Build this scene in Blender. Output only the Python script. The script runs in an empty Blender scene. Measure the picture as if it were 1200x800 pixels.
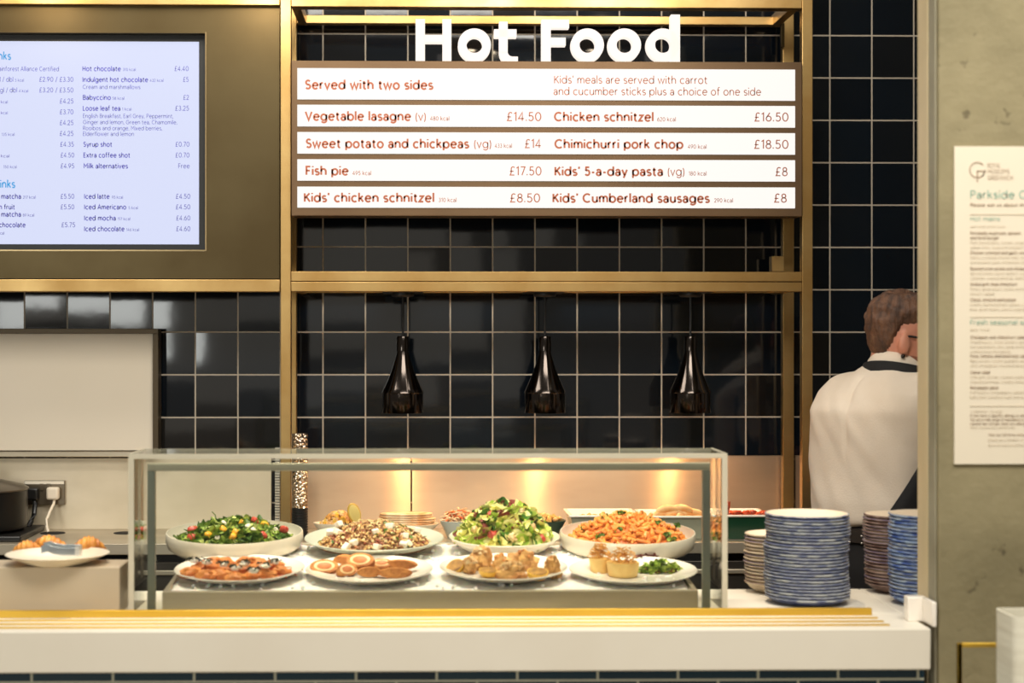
import bpy, math, random
from mathutils import Vector, Matrix, noise
R = math.radians
rnd = random.Random(7)
sc = bpy.context.scene
COL = sc.collection

# ------------------------------------------------------------------ camera
FPX, PX0, VH, CAMZ = 1900.0, 537.0, 400.0, 1.47
YAW = math.atan(36.0 / FPX)
cd = bpy.data.cameras.new('camera')
cam = bpy.data.objects.new('camera', cd); COL.objects.link(cam)
cam.location = (0, 0, CAMZ); cam.rotation_euler = (R(90), 0, -YAW)
cd.sensor_width = 36; cd.sensor_fit = 'HORIZONTAL'
cd.lens = FPX / 1200 * 36; cd.shift_x = (600 - PX0) / 1200
cd.dof.use_dof = True; cd.dof.focus_distance = 4.55; cd.dof.aperture_fstop = 2.8
cd.clip_end = 60
sc.camera = cam
sc.view_settings.view_transform = 'Standard'; sc.view_settings.look = 'None'
sc.view_settings.exposure = 0.0; sc.view_settings.gamma = 1.0
sc.view_settings.use_curve_mapping = False

# ------------------------------------------------------------------ world and lights
def lin(c):
    return tuple(((x / 255) / 12.92 if x / 255 < .04045 else ((x / 255 + .055) / 1.055) ** 2.4) for x in c)
w = bpy.data.worlds.new('world'); sc.world = w; w.use_nodes = True
bg = w.node_tree.nodes['Background']
bg.inputs[0].default_value = (1.0, .90, .76, 1); bg.inputs[1].default_value = .24

def area(name, loc, target, sx, sy, power, col):
    l = bpy.data.lights.new(name, 'AREA'); l.shape = 'RECTANGLE'; l.size = sx; l.size_y = sy
    l.energy = power; l.color = col
    o = bpy.data.objects.new(name, l); COL.objects.link(o); o.location = loc
    o.rotation_euler = (Vector(target) - Vector(loc)).to_track_quat('-Z', 'Y').to_euler()
    return o
def spot(name, loc, target, power, col, ang=70, blend=.6, rad=.04):
    l = bpy.data.lights.new(name, 'SPOT'); l.energy = power; l.color = col
    l.spot_size = R(ang); l.spot_blend = blend; l.shadow_soft_size = rad
    o = bpy.data.objects.new(name, l); COL.objects.link(o); o.location = loc
    o.rotation_euler = (Vector(target) - Vector(loc)).to_track_quat('-Z', 'Y').to_euler()
    return o
WARM = (1.0, .80, .56); DAY = (1.0, .95, .86)
area('window_daylight', (-2.7, -1.6, 1.9), (-.4, 4.5, 1.3), 1.2, .9, 34, (.97, 1.0, .96))
area('overhead_fill', (.5, 1.35, 3.8), (.2, 3.9, .9), 2.6, 1.0, 128, DAY)  # unseen broad fill from above, for the room as a whole
area('overhead_fill', (-1.15, 3.85, 3.25), (-1.0, 4.9, 1.2), 1.1, .6, 25, DAY)  # unseen fill added to lift the left steel and the board
area('overhead_fill', (1.25, 3.3, 3.35), (1.2, 4.3, 1.1), .7, .6, 11, DAY)  # unseen fill added to brighten the white shirt
area('overhead_fill', (1.75, 2.2, 3.4), (1.35, 3.2, 1.9), .9, .7, 13, DAY)  # unseen fill, set so the concrete wall fades from the top down
area('window_daylight', (-1.7, -4.2, 2.0), (-1.2, 4.9, 1.5), 4.6, 1.9, 15, (1, .93, .80))
for x in (-.52, -.16, .2, .56):
    spot('tray_fill_spot', (x * 1.05, 3.62, 3.05), (x, 3.7, .95), 105, (1, .84, .62), 31, .7, .05)  # unseen spots added to brighten the ice and front plates
for u in (28, 300, 575, 742):
    x = (u - 501) / 1900 * 4.68; spot('downlight', (x, 4.30, 2.54), (x, 4.7, 2.2), 3.4, WARM, 110, .8, .03)

# ------------------------------------------------------------------ helpers
def P(u, v, Y):
    a = (u - PX0) / FPX; b = (VH - v) / FPX
    dx = math.sin(YAW) + a * math.cos(YAW); dy = math.cos(YAW) - a * math.sin(YAW)
    t = Y / dy
    return Vector((dx * t, Y, CAMZ + b * t))
def X(u, Y): return P(u, 400, Y).x
def Z(v, Y, u=537): return P(u, v, Y).z
def onplane(u, v, z0, Y0, slope):
    """where the sight line of a photo point meets the sloping plane z = z0 + slope (Y - Y0)"""
    p = P(u, v, 1.0); d = p - Vector((0, 0, CAMZ))
    t = (z0 - CAMZ - slope * Y0) / (d.z - slope * d.y)
    return Vector((0, 0, CAMZ)) + d * t

WL = {}
class MB:
    def __init__(s): s.v = []; s.f = []; s.m = []
    def add(s, vs, fs, mi=0):
        o = len(s.v); s.v += [Vector(p) for p in vs]
        for k, f in enumerate(fs):
            s.f.append([i + o for i in f]); s.m.append(mi[k] if isinstance(mi, (list, tuple)) else mi)
        return s
    def merge(s, other, M=None, mi=None):
        o = len(s.v); s.v += [(M @ p if M else p.copy()) for p in other.v]
        s.f += [[i + o for i in f] for f in other.f]; s.m += other.m if mi is None else [mi] * len(other.f)
        return s
    def box(s, x0, x1, y0, y1, z0, z1, mi=0):
        vs = [(x, y, z) for z in (z0, z1) for y in (y0, y1) for x in (x0, x1)]
        return s.add(vs, [(0, 2, 3, 1), (4, 5, 7, 6), (0, 1, 5, 4), (2, 6, 7, 3), (0, 4, 6, 2), (1, 3, 7, 5)], mi)
    def lathe(s, prof, c=(0, 0, 0), seg=32, mi=0, sx=1, sy=1, wob=0, seed=0):
        """prof: (radius, z[, material]) from one end to the other"""
        vs = []; fs = []; ms = []; n = len(prof)
        for p in prof:
            for k in range(seg):
                a = 2 * math.pi * k / seg; r = p[0]
                if wob: r *= 1 + wob * noise.noise(Vector((math.cos(a) * 1.3 + seed, math.sin(a) * 1.3, p[1] * 9)))
                vs.append((c[0] + r * math.cos(a) * sx, c[1] + r * math.sin(a) * sy, c[2] + p[1]))
        for i in range(n - 1):
            for k in range(seg):
                k2 = (k + 1) % seg
                fs.append((i * seg + k, i * seg + k2, (i + 1) * seg + k2, (i + 1) * seg + k))
                ms.append(prof[i][2] if len(prof[i]) > 2 else mi)
        if prof[0][0] > 1e-6: fs.append(tuple(reversed(range(seg)))); ms.append(prof[0][2] if len(prof[0]) > 2 else mi)
        if prof[-1][0] > 1e-6: fs.append(tuple(range((n - 1) * seg, n * seg))); ms.append(prof[-1][2] if len(prof[-1]) > 2 else mi)
        return s.add(vs, fs, ms)
    def tube(s, pts, r, seg=8, mi=0):
        pts = [Vector(p) for p in pts]; rings = []
        for i, p in enumerate(pts):
            d = (pts[min(i + 1, len(pts) - 1)] - pts[max(i - 1, 0)]).normalized()
            q = Vector((0, 0, 1)) if abs(d.z) < .9 else Vector((1, 0, 0))
            a = d.cross(q).normalized(); b = d.cross(a)
            rr = r[i] if isinstance(r, (list, tuple)) else r
            rings.append((p, a * rr, b * rr))
        return s.loft(rings, seg, mi)
    def loft(s, rings, seg=20, mi=0):
        vs = []; fs = []; n = len(rings)
        for c, a, b in rings:
            for k in range(seg):
                t = 2 * math.pi * k / seg; vs.append(Vector(c) + Vector(a) * math.cos(t) + Vector(b) * math.sin(t))
        for i in range(n - 1):
            for k in range(seg):
                k2 = (k + 1) % seg; fs.append((i * seg + k, i * seg + k2, (i + 1) * seg + k2, (i + 1) * seg + k))
        fs.append(tuple(reversed(range(seg)))); fs.append(tuple(range((n - 1) * seg, n * seg)))
        return s.add(vs, fs, mi)
    def prism(s, poly, y0, y1, mi=0):
        """polygon in x, z pushed along y (y0 is the near face)"""
        n = len(poly); vs = [(x, y0, z) for x, z in poly] + [(x, y1, z) for x, z in poly]
        fs = [tuple(range(n)), tuple(reversed(range(n, 2 * n)))] + [(i, i + n, (i + 1) % n + n, (i + 1) % n) for i in range(n)]
        return s.add(vs, fs, mi)
    def blob(s, c, r, amp=.15, freq=1.5, seed=0, rot=None, mi=0, nu=14, nv=9, half=False):
        c = Vector(c); r = r if isinstance(r, (tuple, list)) else (r, r, r); vs = []; fs = []
        M = rot.to_matrix() if rot else Matrix.Identity(3)
        for j in range(nv + 1):
            th = math.pi * j / nv * (.5 if half else 1)
            for k in range(nu):
                ph = 2 * math.pi * k / nu
                d = Vector((math.sin(th) * math.cos(ph), math.sin(th) * math.sin(ph), math.cos(th)))
                g = 1 + amp * noise.noise(d * freq + Vector((seed * 3.1, seed * 1.7, seed * .9)))
                p = Vector((d.x * r[0] * g, d.y * r[1] * g, d.z * r[2] * g)); vs.append(c + M @ p)
        for j in range(nv):
            for k in range(nu):
                k2 = (k + 1) % nu; fs.append((j * nu + k, (j + 1) * nu + k, (j + 1) * nu + k2, j * nu + k2))
        if half: fs.append(tuple(reversed(range(nv * nu, (nv + 1) * nu))))
        return s.add(vs, fs, mi)
    def leaf(s, c, rot, L, W, curl=.3, mi=0, n=5, lobes=0):
        c = Vector(c); M = rot.to_matrix(); vs = []; fs = []
        for i in range(n + 1):
            t = i / n; wd = W * (math.sin(math.pi * min(1, t * .92 + .06)) ** .8)
            if lobes: wd *= 1 + .45 * math.sin(t * math.pi * lobes)
            z = curl * L * (t - .5) ** 2 * -1.2
            for q in (-1, 0, 1):
                vs.append(c + M @ Vector((q * wd, (t - .5) * L, z + (abs(q) * W * .35) + (rnd.uniform(-.1, .1) * W if q else 0))))
        for i in range(n):
            for q in range(2):
                a = i * 3 + q; fs.append((a, a + 1, a + 4, a + 3))
        return s.add(vs, fs, mi)
    def build(s, name, mats, parent=None, smooth=True, bevel=0, seg=2, at=None, ang=35):
        """link as one mesh object; the vertices are given in world space"""
        base = WL[parent] if parent else Vector(at or (0, 0, 0))
        me = bpy.data.meshes.new(name)
        me.from_pydata([tuple(p - base) for p in s.v], [], s.f)
        for m in (mats if isinstance(mats, (list, tuple)) else [mats]): me.materials.append(m)
        me.polygons.foreach_set('material_index', s.m)
        if smooth:
            me.polygons.foreach_set('use_smooth', [True] * len(s.f))
            if hasattr(me, 'set_sharp_from_angle'): me.set_sharp_from_angle(angle=R(ang))
        me.update()
        o = bpy.data.objects.new(name, me); COL.objects.link(o)
        if parent: o.parent = parent
        else: o.location = base
        WL[o] = base
        if bevel:
            b = o.modifiers.new('bevel', 'BEVEL'); b.width = bevel; b.segments = seg; b.limit_method = 'ANGLE'; b.angle_limit = R(40)
        return o
def tag(o, label, cat, group=None, kind=None):
    o['label'] = label; o['category'] = cat
    if group: o['group'] = group
    if kind: o['kind'] = kind
    return o
def thing(name, label, cat, loc=(0, 0, 0), group=None):
    o = bpy.data.objects.new(name, None); COL.objects.link(o); o.location = loc; o.empty_display_size = .05
    WL[o] = Vector(loc); return tag(o, label, cat, group)
def struct(o): o['kind'] = 'structure'; return o
def copy_tree(o, parent=None, **kw):
    c = o.copy(); COL.objects.link(c)
    if parent: c.parent = parent
    for ch in list(o.children): copy_tree(ch, c)
    return c
ORD = ['first', 'second', 'third', 'fourth', 'fifth', 'sixth', 'seventh', 'eighth', 'ninth', 'tenth', 'eleventh', 'twelfth', 'thirteenth',
       'fourteenth', 'fifteenth', 'sixteenth', 'seventeenth', 'eighteenth', 'nineteenth', 'twentieth', 'twenty-first', 'twenty-second',
       'twenty-third', 'twenty-fourth', 'twenty-fifth', 'twenty-sixth', 'twenty-seventh', 'twenty-eighth', 'twenty-ninth', 'thirtieth']

# ------------------------------------------------------------------ materials
def nodes_of(name):
    m = bpy.data.materials.new(name); m.use_nodes = True
    return m, m.node_tree, m.node_tree.nodes['Principled BSDF']
def setp(b, **k):
    for n, v in k.items(): b.inputs[n.replace('_', ' ')].default_value = v
def mat(name, c, rough=.5, metal=0, c2=None, scale=8, detail=3, stretch=(1, 1, 1), bump=0, bscale=None, spec=None, ramp=(.35, .65), sss=0, coat=0, aniso=0, rvar=0):
    m, t, b = nodes_of(name); N = t.nodes; L = t.links
    b.inputs['Base Color'].default_value = (*lin(c), 1)
    setp(b, Roughness=rough, Metallic=metal)
    if spec is not None: b.inputs['Specular IOR Level'].default_value = spec
    if sss:
        b.inputs['Subsurface Weight'].default_value = sss; b.inputs['Subsurface Radius'].default_value = (.02, .01, .005); b.inputs['Subsurface Scale'].default_value = .4
    if coat: b.inputs['Coat Weight'].default_value = coat; b.inputs['Coat Roughness'].default_value = .05
    if aniso:
        b.inputs['Anisotropic'].default_value = abs(aniso)
        b.inputs['Anisotropic Rotation'].default_value = 0 if aniso > 0 else .25
        tg = N.new('ShaderNodeCombineXYZ'); tg.inputs[2].default_value = 1; L.new(tg.outputs[0], b.inputs['Tangent'])
    if c2 or bump or rvar:
        tc = N.new('ShaderNodeTexCoord'); mp = N.new('ShaderNodeMapping'); mp.inputs['Scale'].default_value = stretch
        L.new(tc.outputs['Object'], mp.inputs[0])
        nz = N.new('ShaderNodeTexNoise'); nz.inputs['Scale'].default_value = scale; nz.inputs['Detail'].default_value = detail
        L.new(mp.outputs[0], nz.inputs['Vector'])
        if c2:
            rp = N.new('ShaderNodeValToRGB'); rp.color_ramp.elements[0].position = ramp[0]; rp.color_ramp.elements[1].position = ramp[1]
            rp.color_ramp.elements[0].color = (*lin(c), 1); rp.color_ramp.elements[1].color = (*lin(c2), 1)
            L.new(nz.outputs[0], rp.inputs[0]); L.new(rp.outputs[0], b.inputs['Base Color'])
        if rvar:
            mr = N.new('ShaderNodeMapRange'); mr.inputs[3].default_value = max(0, rough - rvar); mr.inputs[4].default_value = rough + rvar
            L.new(nz.outputs[0], mr.inputs[0]); L.new(mr.outputs[0], b.inputs['Roughness'])
        if bump:
            n2 = nz
            if bscale:
                n2 = N.new('ShaderNodeTexNoise'); n2.inputs['Scale'].default_value = bscale; n2.inputs['Detail'].default_value = 4
                L.new(mp.outputs[0], n2.inputs['Vector'])
            bp = N.new('ShaderNodeBump'); bp.inputs['Strength'].default_value = bump; bp.inputs['Distance'].default_value = .01
            L.new(n2.outputs[0], bp.inputs['Height']); L.new(bp.outputs[0], b.inputs['Normal'])
    return m
def emit(name, c, s):
    m, t, b = nodes_of(name); b.inputs['Base Color'].default_value = (.03, .03, .03, 1); b.inputs['Roughness'].default_value = .4
    b.inputs['Emission Color'].default_value = (*lin(c), 1); b.inputs['Emission Strength'].default_value = s
    return m
def glass(name, tint, refl=1.0, dirt=.0):
    """thin clear sheet: see-through with a mirror coat by Fresnel"""
    m = bpy.data.materials.new(name); m.use_nodes = True; t = m.node_tree; N = t.nodes; N.clear(); L = t.links
    out = N.new('ShaderNodeOutputMaterial'); mx = N.new('ShaderNodeMixShader'); tr = N.new('ShaderNodeBsdfTransparent'); gl = N.new('ShaderNodeBsdfGlossy')
    tr.inputs[0].default_value = (*tint, 1); gl.inputs['Roughness'].default_value = .02
    fr = N.new('ShaderNodeFresnel'); fr.inputs['IOR'].default_value = 1.35
    L.new(fr.outputs[0], mx.inputs[0]); L.new(tr.outputs[0], mx.inputs[1]); L.new(gl.outputs[0], mx.inputs[2])
    if dirt:
        df = N.new('ShaderNodeBsdfDiffuse'); df.inputs[0].default_value = (.8, .78, .72, 1)
        m2 = N.new('ShaderNodeMixShader'); m2.inputs[0].default_value = dirt
        L.new(mx.outputs[0], m2.inputs[1]); L.new(df.outputs[0], m2.inputs[2]); L.new(m2.outputs[0], out.inputs[0])
    else: L.new(mx.outputs[0], out.inputs[0])
    return m

def tile_material(name, x0, z0, pw, ph, gw, glaze, grout, stagger=0, tilt=.02, pillow=.03, wav=.15, rough=.08):
    m, t, b = nodes_of(name); N = t.nodes; L = t.links
    def M(op, a, c=None):
        n = N.new('ShaderNodeMath'); n.operation = op
        for i, q in enumerate((a, c)):
            if q is None: continue
            if isinstance(q, (int, float)): n.inputs[i].default_value = q
            else: L.new(q, n.inputs[i])
        return n.outputs[0]
    geo = N.new('ShaderNodeNewGeometry'); sp = N.new('ShaderNodeSeparateXYZ'); L.new(geo.outputs['Position'], sp.inputs[0])
    zz = M('DIVIDE', M('SUBTRACT', sp.outputs[2], z0), ph); row = M('FLOOR', zz)
    xx = M('DIVIDE', M('SUBTRACT', sp.outputs[0], x0), pw)
    if stagger: xx = M('ADD', xx, M('MULTIPLY', M('MODULO', row, 2), stagger))
    colm = M('FLOOR', xx); fx = M('SUBTRACT', xx, colm); fz = M('SUBTRACT', zz, row)
    ex = M('MULTIPLY', M('MINIMUM', fx, M('SUBTRACT', 1, fx)), pw); ez = M('MULTIPLY', M('MINIMUM', fz, M('SUBTRACT', 1, fz)), ph)
    e = M('MINIMUM', ex, ez)
    mr = N.new('ShaderNodeMapRange'); mr.inputs[1].default_value = gw * .42; mr.inputs[2].default_value = gw * .6; L.new(e, mr.inputs[0])
    mask = mr.outputs[0]
    cv = N.new('ShaderNodeCombineXYZ'); L.new(colm, cv.inputs[0]); L.new(row, cv.inputs[1])
    wn = N.new('ShaderNodeTexWhiteNoise'); L.new(cv.outputs[0], wn.inputs['Vector'])
    ws = N.new('ShaderNodeSeparateColor'); L.new(wn.outputs['Color'], ws.inputs[0])
    rp = N.new('ShaderNodeValToRGB')
    for i, cc in enumerate(glaze): 
        el = rp.color_ramp.elements[i] if i < 2 else rp.color_ramp.elements.new(.5)
        el.position = i / (len(glaze) - 1); el.color = (*lin(cc), 1)
    L.new(wn.outputs['Value'], rp.inputs[0])
    mx = N.new('ShaderNodeMix'); mx.data_type = 'RGBA'; L.new(mask, mx.inputs[0])
    mx.inputs[6].default_value = (*lin(grout), 1); L.new(rp.outputs[0], mx.inputs[7]); L.new(mx.outputs[2], b.inputs['Base Color'])
    r2 = N.new('ShaderNodeMapRange'); r2.inputs[3].default_value = .8; r2.inputs[4].default_value = rough; L.new(mask, r2.inputs[0]); L.new(r2.outputs[0], b.inputs['Roughness'])
    # every tile sits a touch crooked and a touch domed
    nx = M('ADD', M('MULTIPLY', M('SUBTRACT', ws.outputs[0], .5), tilt), M('MULTIPLY', M('SUBTRACT', fx, .5), pillow))
    nz = M('ADD', M('MULTIPLY', M('SUBTRACT', ws.outputs[1], .5), tilt), M('MULTIPLY', M('SUBTRACT', fz, .5), pillow))
    c2 = N.new('ShaderNodeCombineXYZ'); L.new(nx, c2.inputs[0]); L.new(nz, c2.inputs[2])
    va = N.new('ShaderNodeVectorMath'); L.new(geo.outputs['Normal'], va.inputs[0]); L.new(c2.outputs[0], va.inputs[1])
    vn = N.new('ShaderNodeVectorMath'); vn.operation = 'NORMALIZE'; L.new(va.outputs[0], vn.inputs[0])
    nzt = N.new('ShaderNodeTexNoise'); nzt.inputs['Scale'].default_value = 14; nzt.inputs['Detail'].default_value = 2; L.new(geo.outputs['Position'], nzt.inputs['Vector'])
    hs = M('ADD', M('MULTIPLY', nzt.outputs[0], wav), M('MULTIPLY', mask, .25))
    bp = N.new('ShaderNodeBump'); bp.inputs['Strength'].default_value = .35; bp.inputs['Distance'].default_value = .004
    L.new(hs, bp.inputs['Height']); L.new(vn.outputs[0], bp.inputs['Normal']); L.new(bp.outputs[0], b.inputs['Normal'])
    return m

BRASS = mat('brass', (200, 168, 112), .4, 1, (172, 136, 82), 5, 5, (1, 1, 1), rvar=.1)
BRASSY = mat('yellow_brass', (230, 194, 88), .5, 1, (212, 172, 66), 6, 4, (.3, 1, 1), rvar=.08)
BRONZE = mat('bronze_sheet', (92, 80, 56), .4, 1, (80, 68, 46), 3, 5, rvar=.08)
STEEL = mat('brushed_steel', (206, 180, 152), .5, .75, (190, 164, 138), 4, 4, (.6, 1, 2), aniso=1)
STEEL_DAY = mat('daylit_brushed_steel', (232, 218, 192), .5, .5, (216, 202, 174), 4, 5, (1, 1, 1.6), aniso=1)  # STEEL made paler: daylight on the left sheet is put into the colour
STEELP = mat('satin_steel', (200, 188, 166), .34, .6, (182, 170, 148), 9, 4, (.3, 1, 3), rvar=.06)
STEELD = mat('dark_steel', (92, 86, 78), .4, .8, (78, 72, 64), 9, 3)
STONE = mat('pale_quartz', (222, 215, 200), .5, 0, (214, 205, 188), 2.2, 8, (1, 1, 1), ramp=(.45, .75))
BLACK = mat('black_plastic', (18, 17, 16), .4)
GAP = mat('dark_recess', (10, 9, 8), .8)
LAMPB = mat('black_chrome', (66, 60, 56), .12, 1)
SIGNB = mat('sign_bronze', (112, 88, 62), .42, .55, (104, 80, 56), 4, 3)
LIGHTBOX = emit('lit_acrylic', (255, 250, 244), .98)
LETTERW = emit('lit_letter', (255, 242, 230), 1.05)
INK = mat('brown_ink', (168, 94, 66), .6)
SCREEN = emit('lit_screen', (205, 212, 242), 1.0)
INKN = mat('navy_ink', (80, 80, 168), .6); INKB = emit('blue_ink', (50, 160, 226), .9)
BOARD = mat('white_board', (228, 216, 196), .45, 0, (222, 210, 188), 2, 2)
FRAMED = mat('dark_bronze_frame', (78, 66, 48), .4, .6)
CERAM = mat('cream_ceramic', (232, 222, 202), .28, 0, (224, 213, 190), 6, 3, coat=.3)
CERAMG = mat('celadon_ceramic', (206, 208, 190), .3, 0, (196, 198, 178), 6, 3, coat=.3)
WHITE = mat('white_glaze', (240, 232, 220), .22, 0, coat=.3)
ICE = mat('crushed_ice', (250, 246, 240), .5, 0, (238, 232, 226), 60, 3, bump=.3, bscale=120, sss=.3)
GLASS = glass('clear_glass', (.965, .985, .97)); GLASSE = mat('glass_edge', (188, 182, 162), .25, 0, (206, 198, 176), 5, 2, (.3, .3, .3))
GREENF = mat('frame_grey', (134, 136, 122), .35, .2)
TILE = tile_material('navy_tile', X(378.5, 4.99), Z(389, 4.99), 49.65 * 4.99 / FPX, 49.85 * 4.99 / FPX, .0042,
                     [(9, 15, 22), (16, 24, 32), (24, 22, 20)], (186, 174, 156), tilt=.05, pillow=.045)
BRICK = tile_material('navy_brick_tile', X(37, 3.27), Z(797.5, 3.27), 94.5 * 3.27 / FPX, .062, .0045, [(14, 40, 58), (20, 54, 72), (26, 46, 60)], (190, 192, 176), stagger=.5, tilt=.03, pillow=.02)

def concrete():
    m, t, b = nodes_of('raw_concrete'); N = t.nodes; L = t.links
    tc = N.new('ShaderNodeTexCoord')
    def nz(s, d, st=(1, 1, 1), w=0):
        mp = N.new('ShaderNodeMapping'); mp.inputs['Scale'].default_value = st; L.new(tc.outputs['Object'], mp.inputs[0])
        n = N.new('ShaderNodeTexNoise'); n.inputs['Scale'].default_value = s; n.inputs['Detail'].default_value = d; n.inputs['Roughness'].default_value = .6; L.new(mp.outputs[0], n.inputs[0]); return n
    a = nz(3.2, 7); rp = N.new('ShaderNodeValToRGB'); E = rp.color_ramp.elements
    E[0].position = .3; E[0].color = (*lin(CONC[0]), 1); E[1].position = .72; E[1].color = (*lin(CONC[1]), 1)
    L.new(a.outputs[0], rp.inputs[0])
    p = nz(26, 2); r2 = N.new('ShaderNodeValToRGB'); r2.color_ramp.elements[0].position = .25; r2.color_ramp.elements[0].color = (.35, .32, .28, 1); r2.color_ramp.elements[1].position = .33; r2.color_ramp.elements[1].color = (1, 1, 1, 1)
    L.new(p.outputs[0], r2.inputs[0])
    mx = N.new('ShaderNodeMix'); mx.data_type = 'RGBA'; mx.blend_type = 'MULTIPLY'; mx.inputs[0].default_value = .75
    L.new(rp.outputs[0], mx.inputs[6]); L.new(r2.outputs[0], mx.inputs[7]); L.new(mx.outputs[2], b.inputs['Base Color'])
    bp = N.new('ShaderNodeBump'); bp.inputs['Strength'].default_value = .3; bp.inputs['Distance'].default_value = .01; L.new(p.outputs[0], bp.inputs['Height']); L.new(bp.outputs[0], b.inputs['Normal'])
    b.inputs['Roughness'].default_value = .75; return m
CONC = ((118, 109, 80), (150, 139, 106))
CONCRETE = concrete()
TRIMB = mat('pale_plaster', (204, 186, 150), .6, 0, (194, 176, 138), 5, 4)
TRIMG = mat('grey_edge', (150, 144, 122), .7, 0, (126, 120, 98), 6, 5)

# ------------------------------------------------------------------ lettering
# a plain round stroke alphabet: width | strokes; L = corner points, A = arc (centre, radii, start and end angle); capital height is 1
GLYPHS = {}
for _l in """a .55|A .27 .45 .22 .25 155 0;L .49 .46 .49 0;A .26 .2 .22 .2 0 360
b .69|L .05 1.08 .05 0;A .36 .35 .31 .35 0 360
c .6|A .35 .35 .31 .35 48 312
d .69|A .33 .35 .31 .35 0 360;L .64 1.08 .64 0
e .66|L .04 .38 .64 .38;A .34 .35 .3 .35 5 315
f .36|L 0 .68 .34 .68;L .14 0 .14 .85;A .32 .85 .18 .22 180 80
g .69|A .33 .35 .31 .35 0 360;L .64 .7 .64 -.02;A .35 -.02 .29 .26 0 -150
h .62|L .05 1.08 .05 0;A .31 .42 .26 .28 180 0;L .57 .42 .57 0
i .1|L .05 .7 .05 0;L .05 .9 .05 1.04
k .54|L .05 1.08 .05 0;L .48 .7 .07 .33;L .2 .45 .52 0
l .1|L .05 1.08 .05 0
m .95|L .05 .7 .05 0;A .265 .44 .215 .26 180 0;L .48 .44 .48 0;A .695 .44 .215 .26 180 0;L .91 .44 .91 0
n .62|L .05 .7 .05 0;A .31 .42 .26 .28 180 0;L .57 .42 .57 0
o .68|A .34 .35 .31 .35 0 360
p .69|L .05 .7 .05 -.3;A .36 .35 .31 .35 0 360
q .69|A .33 .35 .31 .35 0 360;L .64 .7 .64 -.3
r .36|L .05 .7 .05 0;A .3 .4 .25 .3 180 85
s .46|A .24 .52 .19 .17 38 270;A .24 .18 .21 .17 90 -140
t .38|L 0 .68 .36 .68;L .15 .92 .15 .2;A .32 .2 .17 .19 180 280
u .6|L .05 .7 .05 .28;A .3 .28 .25 .27 180 360;L .55 .7 .55 0
v .54|L 0 .7 .27 0 .54 .7
w .88|L 0 .7 .22 0 .44 .68 .66 0 .88 .7
x .54|L 0 .7 .52 0;L .52 .7 0 0
y .56|L 0 .7 .28 .02;L .56 .7 .18 -.29
z .52|L .03 .68 .48 .68 .03 .02 .5 .02
A .76|L 0 0 .38 1 .76 0;L .13 .33 .63 .33
B .64|L .06 1 .06 0;L .06 .98 .35 .98;A .35 .75 .22 .23 90 -90;L .06 .52 .38 .52;A .38 .27 .25 .25 90 -90;L .06 .02 .38 .02
C .84|A .48 .5 .44 .48 48 312
E .55|L .5 .98 .06 .98 .06 .02 .52 .02;L .06 .52 .46 .52
F .52|L .5 .98 .06 .98 .06 0;L .06 .5 .45 .5
G .95|A .48 .5 .44 .48 45 360;L .92 .5 .52 .5
H .72|L .06 1 .06 0;L .66 1 .66 0;L .06 .52 .66 .52
I .12|L .06 1 .06 0
K .64|L .06 1 .06 0;L .6 1 .08 .42;L .24 .58 .64 0
L .5|L .06 1 .06 .02 .48 .02
M .9|L .06 0 .06 1 .45 .4 .84 1 .84 0
N .74|L .06 0 .06 1 .68 0 .68 1
O .96|A .48 .5 .44 .48 0 360
P .6|L .06 0 .06 .98 .34 .98;A .34 .73 .25 .25 90 -90;L .34 .48 .06 .48
R .62|L .06 0 .06 .98 .34 .98;A .34 .73 .25 .25 90 -90;L .34 .48 .06 .48;L .3 .48 .6 0
S .58|A .29 .74 .23 .24 35 270;A .29 .26 .25 .24 90 -145
T .6|L 0 .98 .6 .98;L .3 .98 .3 0
U .66|L .06 1 .06 .32;A .33 .32 .27 .3 180 360;L .6 .32 .6 1
V .72|L 0 1 .36 0 .72 1
W 1.06|L 0 1 .27 0 .53 .95 .8 0 1.06 1
Y .66|L 0 1 .33 .45 .66 1;L .33 .45 .33 0
0 .64|A .32 .5 .28 .48 0 360
1 .3|L .02 .82 .22 .98 .22 0
2 .56|A .27 .72 .23 .26 170 -35;L .46 .57 .04 .02 .54 .02
3 .55|A .26 .75 .2 .23 140 -90;A .26 .27 .24 .25 90 -150
4 .62|L .42 0 .42 1 .02 .26 .6 .26
5 .56|L .5 .98 .14 .98 .1 .55;A .27 .32 .25 .3 130 -145
6 .6|A .3 .31 .26 .29 0 360;L .42 1 .08 .45
7 .52|L .02 .98 .5 .98 .16 0
8 .56|A .28 .75 .2 .22 0 360;A .28 .27 .25 .26 0 360
9 .58|A .28 .69 .26 .29 0 360;L .5 .55 .17 0
£ .56|A .36 .75 .2 .23 40 180;L .16 .75 .16 .3 .04 .02 .52 .02;L .02 .46 .42 .46
( .2|A .4 .38 .34 .72 130 230
) .2|A -.2 .38 .34 .72 50 -50
. .1|L .05 0 .05 .14
, .1|L .07 .12 .02 -.14
’ .1|L .07 1.05 .04 .78
- .34|L .02 .36 .32 .36
/ .38|L 0 -.1 .38 1.05
é .66|L .04 .38 .64 .38;A .34 .35 .3 .35 5 315;L .3 .84 .46 1.02
  .22|""".split('\n'):
    k, rest = _l[0], _l[1:].strip(); wd, st = rest.split('|'); out = []
    for q in [x for x in st.split(';') if x]:
        n = [float(x) for x in q[1:].split()]
        if q[0] == 'L': out.append(([(n[i], n[i + 1]) for i in range(0, len(n), 2)], False))
        else:
            full = abs(abs(n[5] - n[4]) - 360) < .1; c = max(4, int(abs(n[5] - n[4]) / 20))
            out.append(([(n[0] + n[2] * math.cos(R(n[4] + (n[5] - n[4]) * i / c)), n[1] + n[3] * math.sin(R(n[4] + (n[5] - n[4]) * i / c))) for i in range(c + (0 if full else 1))], full))
    GLYPHS[k] = (float(wd), out)
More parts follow.
